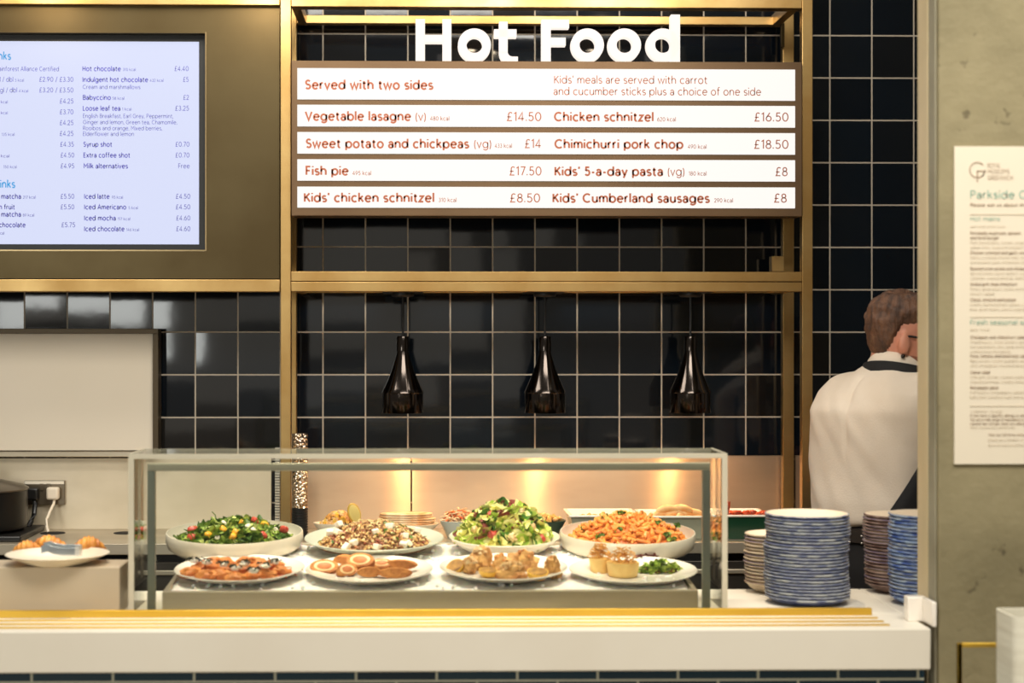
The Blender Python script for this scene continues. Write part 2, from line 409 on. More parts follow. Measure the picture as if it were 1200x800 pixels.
def text_mb(mb, s, u0, u1, vb, cap, Y, th=.15, mi=0):
    """one line of lettering standing on photo baseline vb from u0 to u1, capital height cap (photo px), on the plane Y"""
    x = 0; segs = []
    for ch in s:
        wd, st = GLYPHS[ch]
        for pts, closed in st: segs.append(([(px + x, py) for px, py in pts], closed))
        x += wd + .13 + th * .35
    xs = [p[0] for g in segs for p in g[0]]; x0, x1 = min(xs) - th / 2, max(xs) + th / 2
    p0, p1 = P(u0, vb, Y), P(u1, vb, Y); sx = (p1.x - p0.x) / (x1 - x0); sz = cap * Y / FPX; h = th / 2
    for pts, closed in segs:
        n = len(pts); vs = []; V = [Vector(p) for p in pts]
        for i, p in enumerate(V):
            a = V[i - 1] if (i or closed) else None; b = V[(i + 1) % n] if (i < n - 1 or closed) else None
            d1 = (p - a).normalized() if a is not None else None; d2 = (b - p).normalized() if b is not None else None
            d = d1 or d2
            if d1 and d2: d = (d1 + d2).normalized() if (d1 + d2).length > .05 else d1
            nn = Vector((-d.y, d.x)); k = 1
            if d1 and d2: k = 1 / max(.45, nn.dot(Vector((-d1.y, d1.x))))
            ex = Vector((0, 0))
            if not closed and n > 2 and abs(pts[0][0] - pts[1][0]) + abs(pts[0][1] - pts[1][1]) < .15 and (i in (0, n - 1)): ex = d * (-.02 if i == 0 else .02)
            for sgn in (1, -1):
                q = p + nn * h * k * sgn + ex; vs.append((p0.x + (q.x - x0) * sx, Y, p0.z + q.y * sz))
        fs = []
        for i in range(n if closed else n - 1): j = (i + 1) % n; fs.append((i * 2, j * 2, j * 2 + 1, i * 2 + 1))
        mb.add(vs, fs, mi)
    return mb

# ================================================================== the setting
YW = 4.99
struct(MB().box(-3.2, 3.0, YW, YW + .12, 0, 3.4).build('wall_back', TILE, smooth=False))
FLOOR = mat('grey_floor', (186, 174, 152), .5, 0, (172, 160, 138), 3, 5)
struct(MB().box(-4, 4, -3, 5.1, -.1, 0).build('floor', FLOOR, smooth=False))
XC = X(1100, 3.25)
struct(MB().box(XC, 3.0, 3.25, 3.37, 0, 3.4).build('wall_right', CONCRETE, smooth=False, bevel=.004))
struct(MB().box(XC - .004, XC, 3.262, 3.305, 0, 3.4).build('trim_1', TRIMG, smooth=False, bevel=.001))
struct(MB().box(XC - .006, XC, 3.306, 3.372, 0, 3.4).build('trim_2', TRIMB, smooth=False, bevel=.001))

# ------------------------------------------------------------------ service counter
ZC = .897
XR = X(1091, 3.22)
ct = thing('service_counter', 'white stone serving counter with brass slide bars over dark blue tiles', 'counter', (0, 3.22, 0))
mb = MB().box(-2.2, XR, 3.22, 3.40, ZC - .083, ZC)
mb.box(-2.2, 1.0, 3.40, 3.742, ZC - .04, ZC); mb.box(1.0, 1.45, 3.385, 3.742, ZC - .04, ZC)
mb.build('worktop', STONE, ct, bevel=.003)
MB().box(-2.2, X(1083, 3.27), 3.27, 3.68, 0, ZC - .083).build('tiled_base', BRICK, ct, smooth=False)
for Yb, u, h, d in ((3.376, 1022, .0150, .012), (3.335, 1029, .003, .007), (3.293, 1036, .003, .007), (3.252, 1043, .003, .007)):
    MB().box(-2.2, X(u, Yb), Yb, Yb + d, ZC, ZC + h).build('slide_bar', BRASSY, ct, bevel=.001)
mb = MB().box(X(1064, 3.30), 1.022, 3.30, 3.33, ZC, Z(701, 3.30)); mb.box(X(1081, 3.30), 1.022, 3.235, 3.301, ZC, Z(701, 3.30))
mb.build('end_stop', WHITE, ct, bevel=.002)

# ------------------------------------------------------------------ back counter
bc = thing('back_counter', 'stainless steel back counter with dark fronts along the tiled wall', 'counter', (0, 4.61, 0))
mb = MB().box(-2.6, 2.2, 4.61, 4.985, ZC - .0315, ZC); mb.build('worktop', STEELP, bc, bevel=.002)
MB().box(-2.6, 2.2, 4.66, 4.98, 0, ZC - .0315).build('carcass', GAP, bc)
for i in range(9):
    x0 = -2.4 + .5 * i
    d = MB().box(x0 + .004, x0 + .496, 4.635, 4.66, .12, ZC - .055).build('door', STEELD, bc, bevel=.003)
    MB().box(x0 + .03, x0 + .47, 4.625, 4.636, ZC - .092, ZC - .078).build('handle', STEELP, d, bevel=.003)
kb = P(836, 670, 4.6)
MB().loft([(Vector((kb.x, 4.612 + i * .012, kb.z)), Vector((.021, 0, 0)), Vector((0, 0, .021))) for i in range(3)], 20).build('knob', LAMPB, bc, bevel=.003)
for u in (61, 147):
    c = P(u, 623.5, 4.86)
    MB().lathe([(.037, 0), (.037, .0012), (.031, .0016), (0, .0016)], (c.x, 4.87, ZC), 24).build('cable_grommet', GAP, bc)

# steel cladding on the wall
bs = thing('steel_backsplash', 'wide steel wall sheet behind the socket and pot at the left', 'backsplash', (0, 4.975, ZC))
MB().box(-2.6, X(318, 4.975), 4.972, 4.989, ZC, Z(536, 4.975)).build('sheet', STEEL_DAY, bs, bevel=.001)
MB().box(-2.6, X(184, 4.95), 4.945, 4.989, Z(534.5, 4.95), Z(527.5, 4.95)).build('ledge', STEELP, bs, bevel=.002)
mb = MB()
for i in range(30): mb.box(X(322.5, 4.975), X(328, 4.975), 4.966, 4.989, ZC + .25 * i / 30, ZC + .25 * (i + .7) / 30)
mb.build('ridged_edge', mat('pale_ridge', (200, 194, 178), .5), bs)
for u0, u1, lab in ((345, 481.3, 'plain steel wall sheet between the patterned tube and the seam'), (482.7, 918, 'steel wall sheet glowing under the middle and right heat lamps'), (932, 1160, 'short steel wall sheet with socket behind the person')):
    tag(MB().box(X(u0, 4.975), X(u1, 4.975), 4.972, 4.989, ZC, Z(534, 4.975)).build('steel_backsplash', STEEL, bevel=.001, at=(X((u0 + u1) / 2, 4.975), 4.98, ZC)), lab, 'backsplash')

# ------------------------------------------------------------------ brass frame
YF, YR, PW = 4.68, 4.93, .0325
fr = thing('brass_gantry', 'brass post and beam frame carrying the menu board and heat lamps', 'frame', (0, YF, ZC))
def fpost(u0, u1, Yp, name='post'): return MB().box(X(u0, Yp), X(u1, Yp), Yp, Yp + PW, ZC, 2.75).build(name, BRASS, fr, bevel=.002)
fpost(328.5, 341, YF); fpost(940, 952.5, YF); fpost(917.5, 930.5, YR); fpost(337, 347.5, YR)
XL, XRt = X(341, YF), X(940, YF)
MB().box(XL, XRt, YF, YF + .045, Z(8.5, YF), Z(-9, YF)).build('top_beam', BRASS, fr, bevel=.002)
MB().box(X(347, YR), X(917, YR), YR, YR + PW, Z(28, YR), Z(18, YR)).build('top_beam', BRASS, fr, bevel=.002)
MB().box(-2.4, X(328, YF), YF, YF + .045, Z(7, YF), Z(-9, YF)).build('top_beam', BRASS, fr, bevel=.002)
MB().box(-2.4, X(328, YF), YF, YF + .05, Z(342, YF), Z(327.5, YF)).build('lower_beam', BRASS, fr, bevel=.002)
for z0, z1 in ((329.6, 318), (341.5, 330.2)):
    MB().box(XL, XRt, YF, YF + .05, Z(z0, YF), Z(z1, YF)).build('shelf_beam', BRASS, fr, bevel=.0015)
MB().box(X(347, YR), X(917, YR), YR, YR + PW, Z(343, YR), Z(324, YR)).build('shelf_beam', BRASS, fr, bevel=.002)
for u0, u1, ur in ((341, 347, 350), (934, 940, 917)):
    for va, vb_ in ((8.5, -5), (341, 320)):
        xx = X(u0, YF) if u0 < 500 else X(940, YF) - PW
        MB().box(xx, xx + PW * .8, YF + .045, YR + PW, Z(va, YF), Z(vb_, YF)).build('side_beam', BRASS, fr, bevel=.002)
MB().box(X(903, 4.88), X(917, 4.88), 4.86, 4.90, Z(318.0, 4.88), Z(300, 4.88)).build('bracket', BRASS, fr, bevel=.001)
MB().box(X(915.5, YR - .02), X(919.5, YR - .02), YR - .02, YR, Z(55, YR), Z(27, YR)).build('bracket', BRONZE, fr, bevel=.001)
for u in (472, 638, 809):
    x = X(u, 4.8); MB().box(x - .06, x + .06, YF + .05, YR, Z(341.5, YF), Z(338, YF)).build('lamp_crosspiece', BLACK, fr, bevel=.001)

# bronze panel with the screen let into it
YP = 4.70
px1, pz0, pz1 = X(327.5, YP), Z(326.5, YP), Z(7.8, YP)
ox1, oz0, oz1 = X(240.5, YP), Z(293, YP), Z(40, YP)
pn = thing('bronze_panel', 'bronze sheet surround around the drinks screen at upper left', 'panel', (-1, YP, pz0))
mb = MB(); mb.box(-2.4, px1, YP, YP + .06, pz0, oz0); mb.box(-2.4, px1, YP, YP + .06, oz1, pz1); mb.box(ox1, px1, YP, YP + .06, oz0, oz1)
mb.build('sheet', BRONZE, pn, smooth=False)
mb = MB(); mb.box(ox1, X(242, YP), YP - .002, YP + .06, oz0 - .003, oz1 + .003); mb.box(-2.4, ox1, YP - .002, YP + .06, oz0 - .004, oz0); mb.build('opening_edge', mat('bright_bronze', (150, 130, 96), .3, 1), pn)
YS = YP + .03
scn = thing('menu_screen', 'lit drinks menu screen with pale blue background in bronze panel', 'screen', (-1, YS, oz0))
MB().box(-2.1, ox1, YS + .004, YS + .04, oz0, oz1).build('bezel', BLACK, scn, smooth=False)
dsp = MB().box(-2.06, X(233, YS), YS, YS + .006, Z(286.5, YS), Z(50, YS)).build('display', SCREEN, scn, smooth=False)
YT = YS - .0012
def T(s, u0, u1, vb, cap, wt=0.0, mi=0): text_mb(MB(), s, u0, u1, vb, cap, YT, .2 if wt else .12).build('lettering', INKB if mi else INKN, dsp, smooth=False)
T('nks', -2, 13, 69.6, 8.5, .012, 1); T('inks', 0, 18, 219.7, 8.5, .012, 1)
T('ainforest Alliance Certified', -1, 69, 83, 5)
T('l / dbl', 0, 15.5, 95.5, 5.2); T('gl / dbl', 0, 20, 108, 5.2)
for s, u0, u1, vb in (('£2.90 / £3.30', 46, 86, 95.5), ('£3.20 / £3.50', 46, 86, 108), ('£4.25', 70, 86, 121), ('£3.70', 70, 86, 133.7), ('£4.25', 70, 86, 146.3), ('£4.25', 70, 86, 159), ('£4.35', 70.5, 86.5, 171.6), ('£4.50', 71, 87, 184.3), ('£4.95', 71, 87, 197), ('£5.50', 71, 87, 232.6), ('£5.50', 71, 87, 245), ('£5.75', 72, 88, 266),
                      ('£4.40', 204.5, 221, 83), ('£5', 214.5, 221, 95.7), ('£2', 214.8, 221.4, 116.7), ('£3.25', 205.3, 221.4, 129.4), ('£0.70', 205.6, 222, 171.6), ('£0.70', 205.6, 222, 184.3), ('Free', 209, 222.3, 197), ('£4.50', 206, 223, 232.6), ('£4.50', 206, 223, 245), ('£4.60', 206.5, 223, 258), ('£4.60', 206.5, 223, 270.6)): T(s, u0, u1, vb, 5.4)
for s, u0, u1, vb in (('Hot chocolate', 96.6, 141.7, 83), ('Indulgent hot chocolate', 96.6, 173.7, 95.7), ('Babyccino', 97, 130, 116.7), ('Loose leaf tea', 97, 141, 129.4), ('Syrup shot', 97.7, 131.5, 171.6), ('Extra coffee shot', 97.7, 152.6, 184.3), ('Milk alternatives', 98, 150, 197), ('Iced latte', 98.6, 128.5, 232.6), ('Iced Americano', 98.6, 148, 245), ('Iced mocha', 98.6, 135.7, 258), ('Iced chocolate', 98.6, 146, 270.6), ('matcha', 1.4, 24.7, 232.6), ('n fruit', -1, 17.5, 245), ('matcha', 1.4, 24.7, 253.6), ('chocolate', -1, 30, 266)): T(s, u0, u1, vb, 5.3, .022)
for s, u0, u1, vb in (('Cream and marshmallows', 97, 164.5, 104), ('English Breakfast, Earl Grey, Peppermint,', 97.3, 203, 138), ('Ginger and lemon, Green tea, Chamomile,', 97.3, 207.5, 145.2), ('Rooibos and orange, Mixed berries,', 97.3, 190, 152.3), ('Elderflower and lemon', 97.3, 157, 159)): T(s, u0, u1, vb, 4.6)
for s, u0, u1, vb in (('310 kcal', 144, 159, 83), ('432 kcal', 175.5, 191.5, 95.7), ('58 kcal', 131.7, 145.5, 116.7), ('1 kcal', 143, 154, 129.4), ('95 kcal', 131, 144, 232.6), ('5 kcal', 150.5, 161.5, 245), ('117 kcal', 138, 152.5, 258), ('146 kcal', 148, 163, 270.6), ('5 kcal', 17.5, 28, 95.5), ('4 kcal', 22, 33, 108), ('kcal', 1, 9, 121), ('kcal', 1, 9, 133.7), ('135 kcal', 2, 17, 159), ('kcal', 1, 11, 184.3), ('150 kcal', 4, 19.5, 197), ('217 kcal', 27, 41.7, 232.6), ('89 kcal', 26.7, 40, 253.6), ('kcal', -2, 5, 274.6)): T(s, u0, u1, vb, 3.2)

# white board on the wall below
YB = 4.93
wb = thing('white_board', 'blank cream board with dark frame resting on the steel ledge', 'board', (-1, YB, Z(527, YB)))
MB().box(-2.4, X(180, YB), YB + .004, YB + .05, Z(527, YB), Z(390.5, YB)).build('sheet', BOARD, wb, smooth=False)
mb = MB().box(-2.4, X(186, YB), YB - .008, YB + .05, Z(391, YB), Z(385, YB)); mb.box(X(179.5, YB), X(186, YB), YB - .008, YB + .05, Z(527, YB), Z(391, YB))
mb.build('frame', FRAMED, wb, smooth=False, bevel=.001)

# ------------------------------------------------------------------ illuminated hot food sign
YG = 4.66
sg = thing('menu_sign', 'bronze lightbox sign with five lit menu rows and tall white letters', 'sign', (X(640, YG), YG, Z(253, YG)))
gx0, gx1, gz0, gz1 = X(341.5, YG), X(940, YG), Z(253, YG), Z(71.5, YG)
MB().box(gx0, gx1, YG, YG + .09, gz0, gz1).build('housing', SIGNB, sg, smooth=False, bevel=.0015)
ROWS = [(80.5, 117, [('Served with two sides', 357.5, 508, 104, 10, 1), ("Kids’ meals are served with carrot", 649.4, 829, 97.5, 8.6, 0), ('and cucumber sticks plus a choice of one side', 648.7, 892, 111, 8.6, 0)]),
        (123.3, 148.6, [('Vegetable lasagne', 357, 482, 140.7, 9.8, 1), ('(v)', 487, 499, 141, 9.4, 0), ('480 kcal', 504, 526.5, 141, 4.6, 0), ('£14.50', 593.8, 634.4, 141.5, 10, 0), ('Chicken schnitzel', 649.2, 766, 141.5, 9.8, 1), ('620 kcal', 770, 792, 142, 4.6, 0), ('£16.50', 884, 924, 142, 10, 0)]),
        (155.2, 180.4, [('Sweet potato and chickpeas', 358.4, 550, 172.8, 9.8, 1), ('(vg)', 555.6, 575.6, 173, 9.4, 0), ('433 kcal', 579.7, 600, 173, 4.6, 0), ('£14', 615, 634.4, 173.2, 10, 0), ('Chimichurri pork chop', 649.7, 801, 173.4, 9.8, 1), ('490 kcal', 806, 828, 174, 4.6, 0), ('£18.50', 883.7, 924, 174, 10, 0)]),
        (187, 212, [('Fish pie', 358, 408.8, 204.7, 9.8, 1), ('495 kcal', 413, 435, 205, 4.6, 0), ('£17.50', 597, 634.6, 205.2, 10, 0), ("Kids’ 5-a-day pasta", 649.7, 777, 205.4, 9.8, 1), ('(vg)', 782.6, 802, 205.5, 9.4, 0), ('180 kcal', 807, 828, 205.5, 4.6, 0), ('£8', 908.7, 923, 206, 10, 0)]),
        (219, 243.5, [("Kids’ chicken schnitzel", 356, 509, 236.2, 9.8, 1), ('310 kcal', 514, 535, 236.5, 4.6, 0), ('£8.50', 597.5, 633, 236.8, 10, 0), ("Kids’ Cumberland sausages", 647.4, 832, 236.8, 9.8, 1), ('290 kcal', 837, 859, 237, 4.6, 0), ('£8', 907, 922, 237, 10, 0)])]
for va, vb_, tx in ROWS:
    lp = MB().box(X(348.5, YG), X(931.5, YG), YG - .003, YG + .01, Z(vb_, YG), Z(va, YG)).build('lit_row', LIGHTBOX, sg, smooth=False)
    for s, u0, u1, vb2, cap, wt in tx: text_mb(MB(), s, u0, u1, vb2, cap, YG - .0042, (.22 if wt else .14 if cap < 6 else .12)).build('lettering', INK, lp, smooth=False)
def ring(mb, cu, cv, ro, ri, y0, y1, a0=0, a1=360, n=40):
    c = P(cu, cv, y0); k = y0 / FPX; full = abs(a1 - a0 - 360) < .1; vs = []; fs = []; cnt = n if full else n + 1
    for i in range(cnt):
        a = R(a0 + (a1 - a0) * i / n)
        for r, y in ((ro, y0), (ri, y0), (ri, y1), (ro, y1)): vs.append((c.x + r * k * math.cos(a), y, c.z + r * k * math.sin(a)))
    for i in range(n):
        j = (i + 1) % cnt
        for q in range(4): fs.append((i * 4 + q, j * 4 + q, j * 4 + (q + 1) % 4, i * 4 + (q + 1) % 4))
    if not full: fs += [(0, 1, 2, 3), (n * 4 + 3, n * 4 + 2, n * 4 + 1, n * 4)]
    mb.add(vs, fs)
YA, YZ = YG + .005, YG + .04
def bar(mb, u0, u1, va, vb_): mb.box(X(u0, YA), X(u1, YA), YA, YZ, Z(vb_, YA), Z(va, YA))
def L_H(m): bar(m, 487, 498, 22.4, 71.6); bar(m, 518.5, 529, 22.4, 71.6); bar(m, 497, 519.5, 40.8, 49.5)
def L_o(c):
    return lambda m: ring(m, c, 52.6, 19.4, 9.3, YA, YZ)
def L_t(m): bar(m, 585, 595, 25, 62); bar(m, 579, 605.4, 34, 43); ring(m, 600.5, 60.5, 15.6, 5.6, YA, YZ, 180, 272, 12); bar(m, 599.6, 607, 66, 76)
def L_F(m): bar(m, 634.8, 645.5, 22.4, 71.6); bar(m, 645, 667, 22.4, 32); bar(m, 645, 663, 43.5, 52.6)
def L_d(m): ring(m, 777, 52.6, 19.4, 9.3, YA, YZ); bar(m, 786.3, 797, 16, 71.6)
for nm, f in (('letter', L_H), ('letter', L_o(556)), ('letter', L_t), ('letter', L_F), ('letter', L_o(688.5)), ('letter', L_o(732)), ('letter', L_d)):
    m = MB(); f(m); m.build(nm, LETTERW, sg, smooth=False)

# ------------------------------------------------------------------ heat lamps
BULB = emit('warm_bulb', (255, 196, 120), 14)
def make_lamp(x, Y, lab):
    zt = Z(341.5, YF); z1, z2, z3, z0 = Z(393, Y), Z(411, Y), Z(459, Y), Z(483.5, Y); k = Y / FPX
    t = thing('heat_lamp', lab, 'lamp', (x, Y, z0), 'heat lamps hanging under the brass shelf')
    MB().tube([(x, Y, zt + .004), (x + .001, Y, (zt + z1) / 2), (x, Y, z1 - .002)], .0032, 8).build('cord', BLACK, t)
    MB().lathe([(0, zt - .012), (.03, zt - .012), (.034, zt - .008), (.034, zt + .0), (0, zt)], (x, Y, 0), 24).build('ceiling_cup', BLACK, t)
    MB().lathe([(0, z1 - .001), (.0165, z1 - .002), (.0185, z1 - .006), (.0185, z2), (0, z2)], (x, Y, 0), 28).build('cap', LAMPB, t)
    h = z2 - z3; ro = 24.5 * k
    pr = [(.0165, z2 + .001)]
    for i in range(1, 13):
        s = i / 12; pr.append((.0165 + (ro - .0165) * (.62 * s + .38 * s * s), z2 - h * s))
    pr += [(ro + .0006, z3 - .002), (ro - .0018, z3 - .004), (ro - .0012, z0 + .002), (ro - .002, z0), (ro - .005, z0 + .002), (ro - .006, z3)]
    pr += [(max(.012, r - .006), z) for r, z in reversed(pr[1:13])]
    MB().lathe(pr, (x, Y, 0), 40).build('lamp_shade', LAMPB, t, ang=50)
    MB().blob((x, Y, z3 - .005), (.024, .024, .03), 0).build('bulb', BULB, t)
    spot('lamp_light', (x, Y, z0 - .003), (x, Y - .03, .9), 7, (1, .56, .26), 140, .5, .02)
    return t
make_lamp(X(472, 4.8), 4.8, 'black bell shaped heat lamp nearest the screen')
make_lamp(X(638.5, 4.8), 4.8, 'middle black heat lamp, hanging over the lettuce bowl')
make_lamp(X(809, 4.8), 4.8, 'black bell shaped heat lamp nearest the right brass posts')

# ------------------------------------------------------------------ glass display case
YG0, YG1 = 3.42, 3.60
ca = thing('glass_case', 'clear glass sneeze guard case over the chilled dishes', 'display case', (0, YG0, ZC))
cx0, cx1, cz = X(150.5, YG0), X(852.5, YG0), Z(532, YG0)
g = .006
MB().box(cx0, cx1, YG0, YG0 + .004, ZC, cz).build('front_pane', GLASS, ca, smooth=False)
MB().box(cx0, cx1, YG0, YG1, cz - .006, cz).build('top_pane', GLASS, ca, smooth=False)
mb = MB(); mb.box(cx0, cx1, YG0 - .001, YG0 + .006, cz - .009, cz + .001); mb.box(cx0, cx1, YG1, YG1 + .004, cz - .006, cz)
mb.build('top_edge', GLASSE, ca, smooth=False)
for xx in (cx0, cx1):
    s = -1 if xx == cx1 else 1; xa, xb = sorted((xx, xx + s * .006))
    MB().box(xa, xb, YG0 + .004, YG1, ZC, cz - .007).build('side_pane', GLASS, ca, smooth=False)
    xa, xb = sorted((xx, xx + s * .0115))
    MB().box(xa, xb, YG0 - .001, YG0 + .006, ZC, cz - .009).build('front_edge', GLASSE, ca, smooth=False)
    MB().box(min(xx, xx + s * .004), max(xx, xx + s * .004), YG0, YG1, cz - .004, cz + .001).build('top_edge', GLASSE, ca, smooth=False)
YI = 3.445
ix0, ix1, iz = X(172.5, YI), X(832.5, YI), Z(542.5, YI)
MB().box(ix0, ix1, YI, YI + .014, iz - .016, iz).build('rail', mat('rail_grey', (180, 172, 150), .35, .2), ca, bevel=.001)
for xx in (ix0, ix1 - .0165):
    MB().box(xx, xx + .0165, YI, YI + .014, ZC, iz - .016).build('post', GREENF, ca, bevel=.001)

# ------------------------------------------------------------------ ice tray
SL = math.tan(R(4)); TY0, TY1 = 3.468, 4.0
tx0, tx1 = X(190, TY0), X(818, TY0)
def trim_z(y): return .9365 + (y - TY0) * SL
tr = thing('ice_tray', 'long shallow steel tray of ice standing inside the glass case', 'tray', ((tx0 + tx1) / 2, TY0, ZC))
def slab(mb, x0, x1, y0, y1, zb, dz):
    vs = [(x, y, z) for (x, y) in ((x0, y0), (x1, y0), (x1, y1), (x0, y1)) for z in ((zb if zb is not None else trim_z(y) - .05), trim_z(y) + dz)]
    mb.add(vs, [(0, 2, 3, 1), (2, 4, 5, 3), (4, 6, 7, 5), (6, 0, 1, 7), (1, 3, 5, 7), (0, 6, 4, 2)])
mb = MB(); slab(mb, tx0, tx1, TY0, TY0 + .012, ZC, 0); slab(mb, tx0, tx0 + .010, TY0 + .012, TY1, ZC, 0); slab(mb, tx1 - .010, tx1, TY0 + .012, TY1, ZC, 0); slab(mb, tx0, tx1, TY1, TY1 + .012, ZC, 0)
slab(mb, tx0 + .01, tx1 - .01, TY0 + .012, TY1, ZC, -.03)
mb.build('body', STEELP, tr, smooth=False, bevel=.0015)
MB().box(tx0 + .05, tx1 - .05, 3.76, TY1, 0, ZC).build('stand', STEELD, tr, smooth=False)
nx, ny = 150, 66; vs = []; fs = []
for j in range(ny + 1):
    for i in range(nx + 1):
        x = tx0 + .0105 + (tx1 - tx0 - .021) * i / nx; y = TY0 + .0125 + (TY1 - TY0 - .013) * j / ny
        n = noise.noise(Vector((x * 60, y * 60, 0))) * .004 + noise.noise(Vector((x * 140, y * 140, 3))) * .0025 + noise.noise(Vector((x * 12, y * 12, 7))) * .004
        vs.append((x, y, trim_z(y) - .003 + n - (.006 if i in (0, nx) or j in (0, ny) else 0)))
for j in range(ny):
    for i in range(nx): a = j * (nx + 1) + i; fs.append((a, a + 1, a + nx + 2, a + nx + 1))
mb = MB().add(vs, fs)
for i in range(260):
    x = rnd.uniform(tx0 + .02, tx1 - .02); y = rnd.uniform(TY0 + .02, TY1 - .02)
    mb.blob((x, y, trim_z(y) + rnd.uniform(-.002, .002)), (rnd.uniform(.003, .006),) * 3, .6, 3, i, nu=6, nv=4)
tag(mb.build('crushed_ice', ICE, at=(0, TY0, .93)), 'bed of crushed white ice under the eight dishes', 'ice', kind='stuff')
# ------------------------------------------------------------------ dishes on the ice
YB2, YB1 = 3.91, 3.62
TILT = R(4)
def dish(name, lab, cat, u, v, Y, Rr, H, rb, m, wob=.0, seed=0, thick=.004, style='bowl', group=None):
    c = P(u, v, Y); base = Vector((c.x, Y, c.z - H))
    t = thing(name, lab, cat, base, group); t.rotation_euler = (TILT, 0, 0)
    k = thick
    if style == 'bowl':
        pr = [(0, 0), (rb, 0), (rb + (Rr - rb) * .45, .004), (rb + (Rr - rb) * .85, H * .3), (Rr, H * .62), (Rr - .001, H - .002), (Rr - .002, H), (Rr - k, H), (Rr - k - .001, H * .62), (rb + (Rr - rb) * .8 - k, H * .3 + k), (rb, k + .003), (0, k + .002)]
    else:
        pr = [(0, 0), (rb, 0), (rb + .004, .002), (rb + (Rr - rb) * .5, H * .38), (rb + (Rr - rb) * .8, H * .68), (Rr, H - .0015), (Rr - .001, H), (Rr - k, H - .0005), (rb + (Rr - rb) * .75, H * .68 + .001), (rb + (Rr - rb) * .45, H * .42 + k * .8), (rb, k + .001), (0, k)]
    MB().lathe(pr, base, 64, wob=wob, seed=seed).build('body', m, t, ang=60)
    return t, base
B1, b1 = dish('serving_bowl', 'wide cream bowl of green leaf salad at the left end of the back row', 'bowl', 275, 622, YB2, .1646, .05, .125, CERAM, .008, 1)
B2, b2 = dish('serving_dish', 'pale green grey dish holding the brown grain and noodle salad', 'dish', 438.5, 628.5, YB2, .1675, .034, .085, CERAMG, .01, 2, style='plate')
B3, b3 = dish('serving_bowl', 'cream bowl heaped with pale lettuce salad', 'bowl', 591, 627, YB2, .134, .045, .07, CERAM, .008, 3, style='plate')
B4, b4 = dish('serving_bowl', 'wide cream bowl of orange penne at the right end of the back row', 'bowl', 735, 622, 3.925, .1646, .05, .13, CERAM, .006, 4)
PL = []
for i, (u, v, r, lab) in enumerate(((281, 664, .1435, 'white plate under the orange fritters with white dollops'), (433, 664.5, .142, 'white plate carrying the breaded slices with white rings'),
                                    (590, 662.5, .1435, 'white plate carrying the chicken pieces and charred yellow halves'), (742, 665.5, .143, 'white plate carrying two small tarts and green salad'))):
    PL.append(dish('serving_plate', lab, 'plate', u, v, YB1, r, .022, .085, WHITE, .02, 10 + i, .005, 'plate')[1])

FG = [mat('dark_leaf', (62, 92, 24), .45, 0, (92, 118, 36), 30, 2), mat('mid_leaf', (116, 142, 44), .45, 0, (150, 166, 66), 30, 2), mat('pale_leaf', (168, 180, 92), .45, 0, (196, 200, 120), 30, 2)]
FL = [mat('lettuce_green', (150, 180, 56), .45, 0, (184, 200, 84), 30, 2), mat('lettuce_pale', (224, 218, 118), .45, 0, (236, 230, 164), 30, 2), mat('lettuce_dark', (72, 118, 40), .45), mat('lettuce_red', (120, 52, 40), .5)]
RED = mat('red_tomato', (206, 92, 66), .35, 0, (180, 66, 50), 20, 2, sss=.1); YEL = mat('yellow_tomato', (232, 184, 50), .3, 0, (214, 150, 34), 20, 2, sss=.1)
FETA = mat('white_cheese', (242, 232, 214), .6, 0, (230, 216, 194), 40, 2, bump=.2)
GRAIN = [mat('tan_grain', (196, 154, 92), .5), mat('brown_grain', (134, 88, 50), .5), mat('cream_grain', (222, 196, 140), .5), mat('red_grain', (146, 74, 48), .5)]
PASTA = mat('orange_pasta', (238, 164, 80), .4, 0, (216, 130, 52), 25, 2, sss=.1); SAUCE = mat('orange_sauce', (206, 116, 52), .4, 0, (184, 92, 40), 30, 3, bump=.3)
FRIT = mat('orange_fritter', (232, 152, 78), .5, 0, (194, 104, 44), 34, 4, bump=.6, bscale=70)
BREAD = mat('brown_crumb', (214, 144, 74), .65, 0, (168, 98, 46), 50, 4, bump=.7, bscale=110)
YOG = mat('white_yogurt', (246, 238, 224), .35, sss=.1); HERB = mat('dark_herb', (40, 46, 22), .6); CARROT = mat('shredded_carrot', (232, 128, 70), .5, 0, (222, 96, 56), 20, 2)
RINGC = mat('cream_ring', (250, 214, 158), .5); MEAT = mat('pink_filling', (222, 140, 80), .5, 0, (196, 108, 64), 40, 3, bump=.3)
CHICK = mat('roast_chicken', (226, 178, 108), .5, 0, (172, 112, 58), 26, 4, bump=.6, bscale=50); LEMON = mat('yellow_lemon', (230, 190, 84), .4, 0, (216, 164, 54), 16, 2); CHAR = mat('charred_face', (196, 146, 66), .6, 0, (110, 70, 34), 40, 4, bump=.4)
CRUMB = mat('pale_crumble', (232, 208, 164), .7, 0, (196, 150, 96), 60, 3)
PASTRY = mat('baked_pastry', (242, 208, 134), .55, 0, (226, 178, 98), 20, 4, bump=.2); EGG = mat('egg_filling', (232, 190, 104), .5, 0, (210, 150, 66), 30, 3); ONION = mat('crisp_onion', (200, 136, 56), .5, 0, (226, 172, 90), 40, 2)

